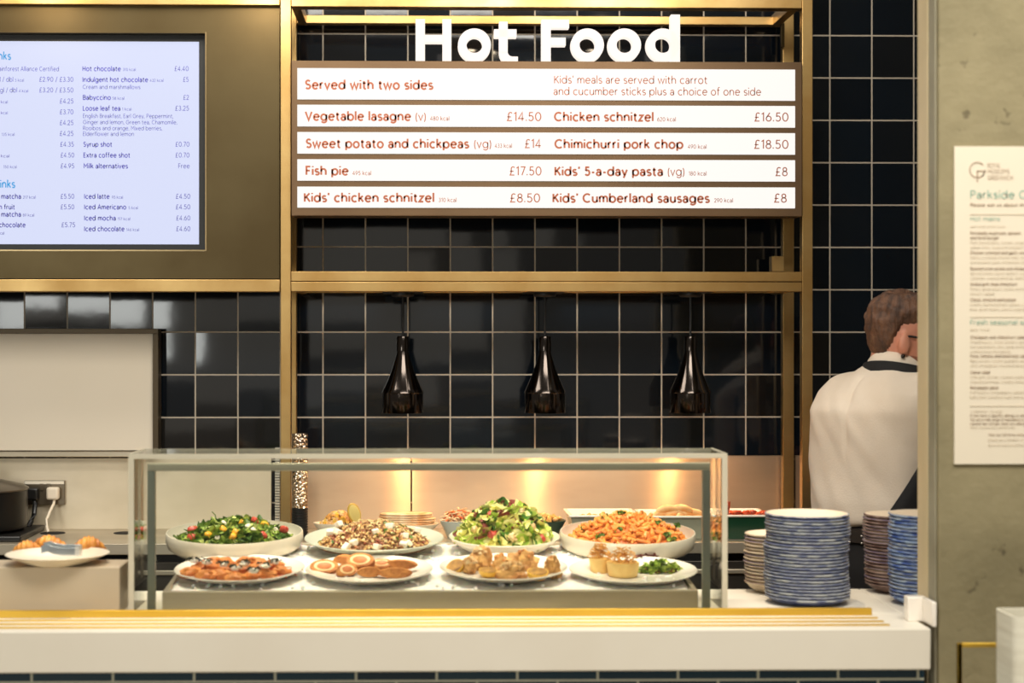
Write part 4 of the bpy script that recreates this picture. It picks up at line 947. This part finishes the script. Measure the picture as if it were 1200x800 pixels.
ld = MB().lathe([(rp + .003, 0), (rp + .003, .004), (rp * .93, .012), (rp * .5, .028), (0, .033)], (xp, Yp, zt), 56).build('lid', mat('steel_lid', (120, 112, 100), .3, .9), pt)
MB().lathe([(.01, 0), (.008, .014), (.02, .02), (.02, .03), (0, .034)], (xp, Yp, zt + .03), 20).build('knob', BLACK, ld)
MB().tube([(xp + rp * math.cos(a) * 1.0 + dx, Yp - .04 + dy, zt - .03) for a, dx, dy in ((2.9, 0, 0), (2.9, -.03, 0), (2.9, -.035, .02), (2.9, -.035, .05), (2.9, -.03, .07), (2.9, 0, .07))], .006, 8).build('handle', BLACK, pt)
YE = 4.965
SOCK = mat('socket_metal', (128, 116, 98), .35, .8)
so = thing('wall_socket', 'double metal wall socket with two plugs beside the pot', 'socket', P(53, 590, YE))
MB().box(X(29, YE), X(76.5, YE), YE - .006, YE + .007, Z(590, YE), Z(562, YE)).build('face_plate', SOCK, so, smooth=False, bevel=.0015)
MB().box(X(29.5, YE), X(75.5, YE), YE - .0075, YE - .006, Z(566, YE), Z(562.5, YE)).build('bright_edge', mat('bright_strip', (236, 226, 206), .4), so, smooth=False)
for u in (47, 55): MB().box(X(u, YE), X(u + 5, YE), YE - .010, YE - .006, Z(573.5, YE), Z(565.5, YE)).build('switch', SOCK, so, bevel=.001)
def plug(u, v, m, lab, path, rr):
    t = thing('plug', lab, 'plug', P(u, v, YE - .007)); k = YE / FPX; q = P(u, v, YE - .007)
    MB().box(q.x - .0185, q.x + .0185, q.y - .03, q.y, q.z - .0185, q.z + .0195).build('plug_body', m, t, bevel=.007, seg=3)
    MB().tube([P(*a) for a in path], rr, 10).build('cable', m, t)
plug(63.5, 577.5, mat('cream_plastic', (232, 218, 196), .5), 'cream plug in the right half of the metal socket', [(64, 583, YE - .02), (63, 590, YE - .03), (58, 600, YE - .06), (55, 608, YE - .09), (54.5, 616, YE - .10), (56.5, 623, YE - .105)], .0042)
plug(40, 578, BLACK, 'black plug in the left half of the metal socket', [(40, 584, YE - .02), (41, 592, YE - .03), (40, 602, YE - .04), (37, 610, YE - .05), (33, 617, YE - .06)], .0075)
s2 = thing('wall_socket', 'single dark wall socket beside the right brass post', 'socket', P(960, 585, YE))
MB().box(X(946, YE), X(976, YE), YE - .008, YE + .007, Z(585, YE), Z(560, YE)).build('face_plate', mat('dark_plate', (60, 54, 48), .35, .6), s2, smooth=False, bevel=.0015)
MB().box(X(951, YE), X(956, YE), YE - .012, YE - .008, Z(579, YE), Z(568, YE)).build('switch', BLACK, s2, bevel=.001)

# tall patterned tube
def hammered():
    m, t, b = nodes_of('hammered_metal'); N = t.nodes; L = t.links
    b.inputs['Base Color'].default_value = (*lin((214, 198, 178)), 1); setp(b, Metallic=1, Roughness=.2)
    tc = N.new('ShaderNodeTexCoord'); v = N.new('ShaderNodeTexVoronoi'); v.inputs['Scale'].default_value = 130; L.new(tc.outputs['Object'], v.inputs['Vector'])
    bp = N.new('ShaderNodeBump'); bp.inputs['Strength'].default_value = .9; bp.inputs['Distance'].default_value = .006; L.new(v.outputs['Distance'], bp.inputs['Height']); L.new(bp.outputs[0], b.inputs['Normal']); return m
Yt = 4.742; rt = 9.6 * Yt / FPX; ct_ = Vector((X(351, Yt), Yt, ZC)); zA = Z(594, Yt) - ZC; zT = Z(507.5, Yt) - ZC
tt = thing('pepper_mill', 'tall tube of hammered metal with black ridged base by the left brass post', 'mill', ct_)
HM = hammered()
MB().lathe([(rt, zA), (rt, zA + .11), (rt * .97, zA + .112), (rt * .97, zA + .118), (rt, zA + .12), (rt, zT - .004), (rt * .94, zT), (0, zT)], ct_, 40).build('body', HM, tt, ang=50)
pr = [(0, 0), (rt * 1.05, 0)]
for i in range(12): z = zA * i / 12; pr += [(rt * 1.05, z + .001), (rt * 1.05, z + zA / 12 * .6), (rt * .93, z + zA / 12 * .7), (rt * .93, z + zA / 12 * .95)]
MB().lathe(pr + [(rt * .9, zA), (0, zA)], ct_, 40).build('base', BLACK, tt, ang=40)

# ------------------------------------------------------------------ plate stacks
def ware(name, c1, c2, c3):
    m = mat(name, c1, .3, 0, c2, 46, 3, (1, 1, 2.2), ramp=(.38, .6)); return m
BLUE1 = ware('blue_mottle', (54, 62, 104), (128, 134, 158), 0); BLUE2 = ware('slate_mottle', (70, 78, 112), (176, 180, 180), 0); BLUE3 = ware('mid_blue_mottle', (66, 92, 160), (164, 184, 208), 0)
BEI = mat('beige_ware', (206, 192, 166), .4, 0, (180, 162, 140), 30, 3); PUR = mat('plum_edge', (98, 84, 110), .4, 0, (140, 124, 130), 40, 2); BRN = mat('brown_edge', (92, 66, 58), .4, 0, (150, 126, 116), 40, 3); CRT = mat('cream_top', (236, 216, 188), .3); RIMB = ware('grey_blue_rim', (120, 128, 150), (176, 178, 176), 0); RIMD = ware('dark_blue_rim', (64, 72, 112), (112, 120, 150), 0)
def plate_mesh(r, foot, h, mats, side, rim, top, und):
    k = .0034
    return MB().lathe([(0, 0, und), (foot, 0, und), (foot + .003, .0015, und), (foot + (r - foot) * .6, h * .42, und), (r - .003, h - k - .001, side), (r, h - k, side), (r + .0004, h - k * .4, rim), (r - .001, h, rim), (r - .003, h, top), (foot + (r - foot) * .55, h * .42 + k * 1.1, top), (foot, k, top), (0, k, top)], (0, 0, 0), 48, wob=.004)
def stack(u, Y, r, foot, h, n, ztop, mats, labf, grp, name, cat, wander, side=0, seed=1):
    rr = random.Random(seed); x = X(u, Y); stp = (ztop - ZC - h) / (n - 1); px = py = 0
    protos = []
    for mset in mats:
        protos.append(plate_mesh(r, foot, h, mset, 0, 1, 2, 3).build(name, mset, at=(0, 0, 0), ang=50))
    used = set()
    for i in range(n):
        k = rr.randrange(len(protos)); o = protos[k] if k not in used else protos[k].copy()
        if k in used: COL.objects.link(o)
        used.add(k); px = px * .8 + rr.uniform(-wander, wander); py = py * .8 + rr.uniform(-wander, wander)
        s_ = rr.uniform(.985, 1.012); o.location = (x + px, Y + py * .5, ZC + stp * i + .0003); o.rotation_euler = (0, 0, rr.uniform(0, 6.28)); o.scale = (s_, s_, 1)
        tag(o, labf.format(ORD[n - 1 - i]), cat, grp)
    for k, pz in enumerate(protos):
        if k not in used: bpy.data.objects.remove(pz)
ms = [[BLUE1, RIMB, CRT, BLUE2], [BLUE2, RIMB, CRT, RIMD], [RIMD, RIMB, CRT, BLUE1], [RIMB, RIMD, CRT, BLUE2]]
stack(946.5, 3.548, .0915, .062, .017, 27, Z(601.5, 3.548), ms, 'blue mottled plate in the big front stack beside the case, {} from the top', 'blue plates in the big front stack', 'stacked_plate', 'plate', .0016, seed=4)
msb = [[BEI, PUR, CRT, BEI], [BEI, BEI, CRT, BEI], [BEI, BRN, CRT, BEI]]
stack(873 + .067 * FPX / 3.70, 3.70, .067, .036, .026, 15, Z(625, 3.70), msb, 'beige bowl stacked between glass case and big plate stack, {} from the top', 'beige bowls behind the front stack', 'stacked_bowl', 'bowl', .0012, seed=5)
msr = [[BRN, PUR, CRT, BRN], [PUR, BRN, CRT, BEI], [BRN, BRN, CRT, BRN]]
stack(1014 + .079 * FPX / 3.695, 3.695, .079, .045, .022, 22, Z(603, 3.695), msr, 'brown edged plate stacked beside the person behind blue plates, {} from the top', 'brown edged plates near the column', 'stacked_plate', 'plate', .0018, seed=6)
ms3 = [[BLUE3, RIMB, CRT, BLUE3], [BLUE3, BLUE3, CRT, BLUE3], [BLUE2, BLUE3, CRT, BLUE3]]
stack(1042 + .082 * FPX / 3.53, 3.53, .081, .055, .018, 24, Z(602, 3.53), ms3, 'light blue plate stacked against the concrete column, {} from the top', 'light blue plates by the column', 'stacked_plate', 'plate', .0022, seed=7)

# ------------------------------------------------------------------ poster, white box and brass stand at the right
YO = 3.244
po = thing('menu_poster', 'cream menu poster on the concrete wall', 'poster', (X(1160, YO), YO, Z(545, YO)))
pp = MB().box(X(1118.5, YO), X(1262, YO), YO, YO + .0055, Z(544.5, YO), Z(170, YO)).build('sheet', mat('poster_paper', (224, 213, 192), .55), po, smooth=False)
TI = mat('taupe_ink', (168, 146, 124), .6); TL = mat('light_taupe_ink', (200, 184, 160), .6); SG = mat('sage_ink', (160, 188, 170), .6)
YTx = YO - .0012
def PT(s, u0, u1, vb, cap, th, m): text_mb(MB(), s, u0, u1, vb, cap, YTx, th, 0).build('lettering', m, po, smooth=False)
lg = MB(); ring(lg, 1145.5, 199, 9.6, 8.4, YTx, YTx + .001, 42, 340, 30); ring(lg, 1145.5, 199, 9.6, 8.4, YTx, YTx + .001, 300, 360, 8)
for u0, u1, v0, v1 in ((1145, 1155.2, 198.4, 199.7), (1144.8, 1146.2, 198.4, 212)): lg.box(X(u0, YTx), X(u1, YTx), YTx, YTx + .001, Z(v1, YTx), Z(v0, YTx))
lg.build('emblem', TI, po, smooth=False)
for s, u1, v in (('ROYAL', 1172.5, 196), ('MUSEUMS', 1183, 203), ('GREENWICH', 1187, 210.5)): PT(s, 1157.5, u1, v, 5, .12, TI)
PT('Parkside Café', 1137, 1224, 232, 9, .15, SG)
PT('Please ask us about the allergens', 1137, 1232, 241.5, 3.2, .2, TI)
PT('Hot mains', 1137, 1172, 258.5, 5, .13, SG); PT('served until two', 1137, 1178, 266.5, 2.6, .14, TL)
PT('Fresh seasonal salads', 1137, 1218, 380, 5.4, .14, SG); PT('daily fresh', 1137, 1160, 387.5, 2.6, .14, TL)
def para(v, bold, lights, ub=1196, bl=None):
    PT(bold, 1137, ub, v, 3.2, .22, TI)
    for i, (s, u1) in enumerate(lights): PT(s, 1137, u1, v + 5.6 * (i + 1), 3, .13, TL)
para(274.5, 'Portobello mushroom, spinach', [], 1196); para(280, 'and lentil burger', [('Plant based patty, tomato, vegan sauce', 1214), ('salad, fries, toasted seeded roll', 1206)], 1171)
para(297.5, 'Chicken schnitzel and garlic wrap', [('Panko crumbed chicken fillet, lettuce', 1210), ('and pickled salad, wholemeal tortilla', 1208)], 1204)
para(316, 'Roasted sweet potato and chickpeas', [('Spiced tomato sauce, spinach, yoghurt', 1210), ('coriander, toasted almonds, flatbread', 1206)], 1206)
para(334.3, 'Grilled pork chop chimichurri', [('Potato, green beans, tomato and herbs', 1208), ('onion salad', 1165)], 1192)
para(352.5, 'Classic smoked seafood pie', [('Creamy mashed potato, salmon, cod', 1204), ('peas, green beans, cheese topping', 1202)], 1191)
para(396.5, 'Chickpeas and chimichurri salad', [('Mixed leaves, sweet potato, grains', 1206), ('marinated beans, mint, seeds and herbs', 1208), ('crumbled cheese, lemon dressing', 1184)], 1202)
para(418.5, 'Feta, tomato and beetroot salad', [('Baby potato, rocket, pumpkin seeds', 1206), ('and wholegrain mustard dressing', 1208)], 1206)
para(437.5, 'Caesar salad', [('Little gem, chicken, croutons and bacon', 1208), ('shaved parmesan, creamy dressing', 1206)], 1160)
para(455.5, 'Red pepper pasta', [('Puff pastry, red peppers, tomatoes', 1206), ('baby plum tomatoes, basil and rocket', 1208)], 1170)
for v in (250, 371, 476): 
    MB().box(X(1137, YTx), X(1250, YTx), YTx, YTx + .001, Z(v + .5, YTx), Z(v, YTx)).build('rule_line', TL, po, smooth=False)
PT('v vegetarian   vg vegan', 1137, 1175, 483, 2.6, .13, TL)
for i, s in enumerate(('If you have a specific allergy or dietary request', 'We use a wide range of ingredients in our kitchen', 'cannot be certain they are allergen free')): PT(s, 1137, 1224 - i * 4, 488 + 4.8 * i, 2.8, .2, TI)
PT('adults need around calories a day', 1137, 1190, 502, 2.4, .13, TL)
for i, s in enumerate(('View our full menu, including calories', 'please ask a member of the team', 'about the food served here today')): PT(s, 1158, 1222 - 6 * i, 510.5 + 6.2 * i, 2.7, .2 if i == 0 else .13, TI if i == 0 else TL)

bx0 = 1.094; by0, by1, bz1, bz0 = 3.0, 3.115, .9556, .62
wx = thing('white_box', 'white open topped box standing on the brass stand', 'box', (bx0 + .15, 3.06, bz0))
mb = MB(); n = 8; x1 = bx0 + .3
def rring(i, z, r=.02):
    pts = []
    for cx, cy, a0 in ((x1 - r, by0 + r, -90), (x1 - r, by1 - r, 0), (bx0 + r, by1 - r, 90), (bx0 + r, by0 + r, 180)):
        for k in range(n + 1): a = R(a0 + 90 * k / n); pts.append((cx + (r - i) * math.cos(a), cy + (r - i) * math.sin(a), z))
    return pts
lv = [rring(0, bz0), rring(0, bz1), rring(.005, bz1), rring(.005, bz0 + .005)]; m_ = len(lv[0]); fs = [tuple(reversed(range(m_))), tuple(range(3 * m_, 4 * m_))]
for i in range(3):
    for j in range(m_): fs.append((i * m_ + j, i * m_ + (j + 1) % m_, (i + 1) * m_ + (j + 1) % m_, (i + 1) * m_ + j))
mb.add([p for q in lv for p in q], fs); mb.build('body', mat('white_grained', (232, 228, 210), .5, 0, (214, 208, 188), 7, 5, (.6, .6, 6), bump=.2), wx, ang=50)
bt = thing('brass_stand', 'slim brass tube stand in front of the concrete wall', 'stand', (1.2, 3.15, 0)); q = .0085
xs0, xs1 = X(1122.5, 3.165), bx0 + .34; zs = Z(755.5, 3.165)
for a in (xs0, xs1):
    for b_ in (3.165, 2.97 if a != xs0 else 3.165):
        if a == xs0 or b_ != 3.165 or True: MB().box(a, a + q, b_, b_ + q, 0, zs if b_ > 3.1 else bz0 - .001).build('leg', BRASSY, bt, bevel=.001) if not (a == xs0 and b_ != 3.165) else None
MB().box(xs0 + q, xs1, 3.165, 3.165 + q, zs - q, zs).build('top_rail', BRASSY, bt, bevel=.001)
for xr in (bx0 + .03, bx0 + .27): MB().box(xr, xr + q, 2.97, 3.173, bz0 - q, bz0).build('shelf_rail', BRASSY, bt, bevel=.001)
MB().box(xs0 + q, xs1, 3.165, 3.165 + q, bz0 - q, bz0).build('shelf_rail', BRASSY, bt, bevel=.001); MB().box(bx0 + .03, xs1, 2.97, 2.97 + q, bz0 - q * 2, bz0 - q).build('shelf_rail', BRASSY, bt, bevel=.001)

# ------------------------------------------------------------------ person in the white shirt
YPn = 4.18; KP = YPn / FPX
def pp_(u, v, y=YPn): return P(u, v, y)
FT = R(38); Fv = Vector((math.cos(FT), math.sin(FT), 0)); Rv = Vector((math.sin(FT), -math.cos(FT), 0)); Uv = Vector((0, 0, 1))
hip = pp_(1026, 640); hip.z = .95
chest = pp_(1027, 480); neck = pp_(1053, 431)
def fused(parts, voxel, smooth_it, name, m, parent, sub=0, disp=None):
    mb = MB()
    for q in parts: mb.merge(q)
    o = mb.build(name + '_tmp', m, None)
    md = o.modifiers.new('r', 'REMESH'); md.mode = 'VOXEL'; md.voxel_size = voxel; md.use_smooth_shade = True
    ms_ = o.modifiers.new('s', 'SMOOTH'); ms_.factor = .5; ms_.iterations = smooth_it
    dg = bpy.context.evaluated_depsgraph_get(); me = bpy.data.meshes.new_from_object(o.evaluated_get(dg))
    bpy.data.objects.remove(o)
    if disp:
        nn = [v.normal.copy() for v in me.vertices]
        for v, n in zip(me.vertices, nn): v.co = v.co + n * disp(v.co)
    base = WL[parent] if parent else Vector()
    for v in me.vertices: v.co = v.co - base
    me.name = name; me.materials.clear()
    for k in (m if isinstance(m, (list, tuple)) else [m]): me.materials.append(k)
    for p in me.polygons: p.use_smooth = True; p.material_index = 0
    o = bpy.data.objects.new(name, me); COL.objects.link(o)
    if parent: o.parent = parent
    WL[o] = base; return o
def ell(c, f, r, fw=.0): return (Vector(c) + Fv * fw, Fv * f, Rv * r)
SKIN = mat('skin', (214, 150, 122), .5, 0, (202, 132, 106), 14, 3, sss=.15); SHIRT = mat('white_shirt', (232, 216, 196), .75, 0, (226, 208, 186), 8, 4, bump=.12, bscale=240)
DARKCL = mat('black_cloth', (20, 18, 18), .8); HAIR = mat('brown_hair', (112, 76, 52), .6, 0, (66, 44, 32), 60, 4, (1, 1, .35), bump=.7, bscale=90); BEARD = mat('ginger_beard', (150, 92, 66), .7, 0, (116, 68, 48), 90, 3, bump=.5)
pr_ = thing('person', 'person in white shirt and black apron turned away behind the counter, looking right', 'person', (hip.x, hip.y, 0))
# head frame, yawed a little less than the chest and tipped forward
HY = R(-4); HP = R(14)
Hf0 = Vector((math.cos(HY), math.sin(HY), 0)); Hr = Vector((math.sin(HY), -math.cos(HY), 0))
Hf = (Hf0 * math.cos(HP) - Uv * math.sin(HP)).normalized(); Hu = (Hf0 * math.sin(HP) + Uv * math.cos(HP)).normalized()
hc = pp_(1062, 399)
def hp(f, r, u): return hc + Hf * f + Hr * r + Hu * u
HR = [(-.128, .062, .022, .02), (-.120, .055, .042, .036), (-.10, .036, .066, .052), (-.07, .018, .082, .062), (-.035, .005, .090, .068), (0, -.002, .096, .072), (.035, -.006, .098, .074), (.065, -.008, .091, .069), (.09, -.01, .072, .056), (.106, -.012, .047, .037), (.114, -.012, .018, .015)]
def hl(extra=0):
    return [(hp(f, 0, u * (1 + extra * 3)), Hf * (a + extra), Hr * (b + extra)) for u, f, a, b in HR]
head = MB().loft(hl(), 40)
head.blob(hp(.098, 0, -.03), (.016, .013, .024), 0); head.blob(hp(.106, 0, -.042), (.012, .015, .011), 0)
head.blob(hp(.088, 0, -.075), (.012, .024, .008), 0); head.blob(hp(.078, 0, .012), (.02, .05, .012), 0)
for s in (-1, 1): head.blob(hp(-.02, s * .079, -.014), (.016, .011, .029), .1, 2)
nb = neck - Uv * .03 - Fv * .0
nk = MB().loft([(nb - Uv * .06, Fv * .07, Rv * .075), (nb, Fv * .06, Rv * .062), (nb.lerp(hp(-.02, 0, -.09), .6), Fv * .058, Rv * .056), (hp(-.02, 0, -.07), Hf * .06, Hr * .056), (hp(-.015, 0, -.03), Hf * .06, Hr * .055)], 28)
def torso_rings(e):
    return [(hip + Uv * (.055 if e > 0 else -.1), Fv * (.116 + e), Rv * (.166 + e)), (hip + Uv * (.065 if e > 0 else 0), Fv * (.122 + e), Rv * (.172 + e)), (hip.lerp(chest, .32), Fv * (.126 + e), Rv * (.174 + e)), (hip.lerp(chest, .5), Fv * (.122 + e), Rv * (.172 + e)), (hip.lerp(chest, .75), Fv * (.120 + e), Rv * (.174 + e)),
            (chest, Fv * (.124 + e), Rv * (.184 + e)), (chest.lerp(neck, .4) , Fv * (.115 + e), Rv * (.188 + e)), (chest.lerp(neck, .72) + Fv * .0, Fv * (.09 + e), Rv * (.165 + e)), (chest.lerp(neck, .95), Fv * (.066 + e), Rv * (.10 + e)), (neck + Uv * .008, Fv * (.055 + e), Rv * (.062 + e))]
sh = chest.lerp(neck, .52)
def limb(pts, rads, seg=20): return MB().tube(pts, rads, seg)
arms = []; hands = []
for s in (-1, 1):
    S = sh + Rv * s * (.152 if s > 0 else .135) + Fv * (0 if s > 0 else .03) - Uv * (0 if s > 0 else .03); E = S + Fv * (.14 if s > 0 else .10) + Rv * s * .03 - Uv * .25; W = E + Fv * .22 - Rv * s * .03 + Uv * (.03); H_ = W + Fv * .085
    arms.append((S, E, W))
    h = MB().loft([(W - Fv * .01, Rv * .024, Uv * .018), (W + Fv * .03, Rv * .038, Uv * .016), (W + Fv * .085, Rv * .042, Uv * .014), (W + Fv * .095, Rv * .036, Uv * .01)], 18)
    for k, (o_, L_) in enumerate(((-.031, .064), (-.011, .076), (.010, .071), (.030, .056))):
        a0 = W + Fv * .085 + Rv * o_; h.tube([a0 - Fv * .012, a0 + Fv * L_ * .4 - Uv * .004, a0 + Fv * L_ * .75 - Uv * .016, a0 + Fv * L_ * .95 - Uv * .032], [.0095, .009, .0082, .006], 10)
    t0 = W + Fv * .03 - Rv * s * .034; h.tube([t0 + Rv * s * .01, t0 + Fv * .025 - Rv * s * .018, t0 + Fv * .05 - Rv * s * .024 - Uv * .012, t0 + Fv * .066 - Rv * s * .022 - Uv * .022], [.013, .011, .0095, .007], 10)
    hands.append(h); hands.append(limb([E, E.lerp(W, .4), W], [.043, .04, .026]))
legs = []
for s in (-1, 1):
    A = hip + Rv * s * .09 - Uv * .06; Kn = A - Uv * .40 + Fv * .02; An = Kn - Uv * .41 - Fv * .02; legs.append((A, Kn, An))
body = [head, nk, MB().loft(torso_rings(-.012), 32)] + hands + [limb([S - Rv * 0, S.lerp(E, .5), E], [.055, .05, .043]) for S, E, W in arms] + [limb([A, A.lerp(Kn, .5), Kn, Kn.lerp(An, .4), An, An - Uv * .03], [.088, .078, .058, .058, .04, .042]) for A, Kn, An in legs]
fused(body, .006, 2, 'body', SKIN, pr_)
def wr(co):
    a = (co - chest); x = a.dot(Rv); z = a.z; f = a.dot(Fv)
    w1 = noise.noise(Vector((x * 7 + z * 5, z * 4 - x * 6, f * 6))) * .013 + noise.noise(Vector((x * 18 + z * 12, z * 5, f * 9))) * .006
    pl_ = -.006 * math.exp(-((x + .0) / .008) ** 2) * max(0, min(1, (z + .17) * 8)) * (1 if z < .08 else 0) * (1 if f < 0 else 0)
    return w1 + pl_ + .003
sleeve = [limb([S - Rv * (.03 if k else -.03), S, S.lerp(E, .4), S.lerp(E, .82)], [.062, .075, .074, .070]) for k, (S, E, W) in enumerate(arms)]
fused([MB().loft(torso_rings(.006), 36)] + sleeve, .008, 4, 'shirt', SHIRT, pr_, disp=wr)
# collar: a standing band folded over, open at the throat
cf = Vector((Fv.x, Fv.y, 0)); cn = neck + Uv * .008
for nm, r0, z0, z1, fl in (('collar', .064, -.02, .016, -.003),):
    mb = MB(); vs = []; n = 40
    for i in range(n + 1):
        a = R(25 + 310 * i / n); d = Fv * math.cos(a) * 1.0 + Rv * math.sin(a) * 1.08
        dr = -.024 * math.cos(a) - .004
        for rr, z in ((r0 + .012, z0 + dr), (r0 + .010, z0 + .02 + dr), (r0 + fl + .002, z1 + dr), (r0 + fl - .003, z1 + dr), (r0 - .002, z0 + dr)): vs.append(cn + d * rr + Uv * z)
    fs = [(i * 5 + q, (i + 1) * 5 + q, (i + 1) * 5 + (q + 1) % 5, i * 5 + (q + 1) % 5) for i in range(n) for q in range(5)]
    mb.add(vs, fs); mb.build(nm, SHIRT, pr_, ang=60)
# apron neck strap round the collar and bib on the chest
pts = []
for i in range(31):
    a = R(55 + 250 * i / 30); d = Fv * math.cos(a) * 1.0 + Rv * math.sin(a) * 1.12; bk = (1 - math.cos(a)) / 2
    pts.append((cn + d * (.094 - .014 * bk) + Uv * (-.045 + .045 * bk) , d))
mb = MB(); vs = []
for p, d in pts: vs += [p - Uv * .014 + d * .006, p + Uv * .012, p + Uv * .012 - d * .004, p - Uv * .014]
mb.add(vs, [(i * 4 + q, i * 4 + 4 + q, i * 4 + 4 + (q + 1) % 4, i * 4 + (q + 1) % 4) for i in range(30) for q in range(4)]); mb.build('apron_strap', DARKCL, pr_, ang=60)
vs = []; rows = 22; cols = 18
for j in range(rows + 1):
    tt_ = j / rows; c_ = (chest.lerp(neck, .35)).lerp(hip - Uv * .28, tt_); q = (c_.z - hip.z) / (chest.z - hip.z); c_ = Vector((*(hip.lerp(chest, max(0, q)) if q < 1 else chest.lerp(neck, (c_.z - chest.z) / (neck.z - chest.z))).xy, c_.z)); half = 82 + 138 * min(.5, tt_)
    fr_, rr_ = .152, .203
    for i in range(cols + 1):
        a = R(-72 + (72 + half) * i / cols); vs.append(c_ + Fv * math.cos(a) * fr_ + Rv * math.sin(a) * rr_)
mb = MB().add(vs, [(j * (cols + 1) + i, j * (cols + 1) + i + 1, (j + 1) * (cols + 1) + i + 1, (j + 1) * (cols + 1) + i) for j in range(rows) for i in range(cols)])
o = mb.build('apron', DARKCL, pr_); md = o.modifiers.new('thick', 'SOLIDIFY'); md.thickness = .004
# trousers, belt, shoes
fused([MB().loft([(hip - Uv * .16, Fv * .128, Rv * .175), (hip - Uv * .06, Fv * .132, Rv * .184), (hip + Uv * .06, Fv * .116, Rv * .164)], 32)] + [limb([A - Uv * .02, A.lerp(Kn, .5), Kn, Kn.lerp(An, .5), An - Uv * .01], [.104, .092, .074, .068, .064]) for A, Kn, An in legs], .01, 3, 'trousers', DARKCL, pr_)
bl_ = MB().loft([(hip + Uv * (.012 + .034 * i), Fv * .130, Rv * .1835) for i in (0, 1)], 40).build('belt', mat('belt_leather', (44, 36, 30), .5), pr_, ang=40)
mb = MB()
for i in range(16):
    a = R(100 + 160 * i / 15); 
    for z in (.012, .03): q = hip + Fv * math.cos(a) * .131 + Rv * math.sin(a) * .185 + Uv * z; mb.blob(q, .003, 0, nu=8, nv=5)
mb.build('studs', mat('stud_metal', (200, 192, 180), .3, .9), bl_)
for A, Kn, An in legs:
    q = An - Uv * .0; zz = .0; MB().loft([(Vector((q.x, q.y, 0)) - Fv * .085 + Uv * .045, Rv * .02, Uv * .03), (Vector((q.x, q.y, 0)) - Fv * .05 + Uv * .05, Rv * .038, Uv * .05), (Vector((q.x, q.y, 0)) + Fv * .05 + Uv * .042, Rv * .042, Uv * .042), (Vector((q.x, q.y, 0)) + Fv * .13 + Uv * .03, Rv * .045, Uv * .03), (Vector((q.x, q.y, 0)) + Fv * .18 + Uv * .022, Rv * .025, Uv * .018)], 20).build('shoe', BLACK, pr_)
# hair shell, beard, glasses, ear stud
def shell(name, m, test, off, amp, fq, sub=3):
    g = 84; rows = 64; rings = []
    K = hl(0); 
    def ringat(t):
        x = t * (len(K) - 1); i = min(int(x), len(K) - 2); f = x - i
        def cr(q):
            a, b, c, d = K[max(i - 1, 0)][q], K[i][q], K[i + 1][q], K[min(i + 2, len(K) - 1)][q]
            return .5 * (2 * b + (c - a) * f + (2 * a - 5 * b + 4 * c - d) * f * f + (3 * b - a - 3 * c + d) * f ** 3)
        return cr(0), cr(1), cr(2)
    vs = []; ok = []
    for j in range(rows + 1):
        c, a, b = ringat(j / rows)
        for k in range(g):
            th = 2 * math.pi * k / g; q = c + a * math.cos(th) + b * math.sin(th); l = q - hc; f, r, u = l.dot(Hf), l.dot(Hr), l.dot(Hu)
            n_ = (a.normalized() * math.cos(th) * b.length + b.normalized() * math.sin(th) * a.length).normalized(); n_ = (n_ + Hu * max(0, u - .03) * 14).normalized()
            wgt = test(f, r, u); h = off * wgt + amp * min(1, wgt) * noise.noise(q * fq) + (amp * .5 * noise.noise(q * fq * 3) if wgt > 0 else 0)
            vs.append(q + n_ * (h if wgt > 0 else -.006)); ok.append(wgt > 0)
    top = len(vs); c, a, b = ringat(1.0); tip = c + Hu * (off * 1.0); vs.append(tip)
    fs = []
    for j in range(rows):
        for k in range(g):
            q = (j * g + k, j * g + (k + 1) % g, (j + 1) * g + (k + 1) % g, (j + 1) * g + k)
            if any(ok[i] for i in q): fs.append(q)
    if ok[rows * g]: fs += [(rows * g + k, rows * g + (k + 1) % g, top) for k in range(g)]
    o = MB().add(vs, fs).build(name, m, pr_, ang=80); return o
def hair_w(f, r, u):
    if f > .045: lim = .062
    elif f > -.035: lim = .032 + (f + .035) * .38
    else: lim = .032 - min(1, (-.035 - f) / .02) * .088
    d = (u - lim) / .03
    return max(0, min(1.0, d)) * (.55 + .75 * max(0, min(1, (u + .02) / .09)))
shell('hair', HAIR, hair_w, .0125, .006, 55)
def beard_w(f, r, u):
    if f < .0: return 0
    return max(0, min(1, (-.035 - u + f * .02) / .02)) * max(0, min(1, f / .02)) * .8
shell('beard', BEARD, beard_w, .006, .002, 120)
gm = thing('glasses', 'dark framed glasses worn by the person in white', 'glasses', hp(.1, 0, .0))
for s in (-1, 1):
    MB().tube([hp(-.03, s * .077, .002), hp(-.01, s * .080, .009), hp(.05, s * .079, .012), hp(.104, s * .072, .012)], .0028, 8).build('temple', BLACK, gm)
    MB().tube([hp(.108 - .005 * abs(math.cos(a)), s * (.036 + .027 * math.cos(a)), -.004 + .02 * math.sin(a)) for a in [2 * math.pi * i / 24 for i in range(25)]], .002, 6).build('rim', BLACK, gm)
MB().tube([hp(.108, -.01, .0), hp(.113, 0, .004), hp(.108, .01, .0)], .002, 6).build('bridge', BLACK, gm)
MB().blob(hp(-.016, .082, -.045), .0055, 0).build('ear_stud', LAMPB, pr_)
EYEW = mat('eye_white', (236, 230, 222), .2)
for s in (-1, 1):
    e_ = MB().blob(hp(.081, s * .032, -.002), .0125, 0).build('eye', EYEW, pr_); MB().blob(hp(.0915, s * .032, -.002), (.003, .005, .005), 0).build('iris', BLACK, e_)
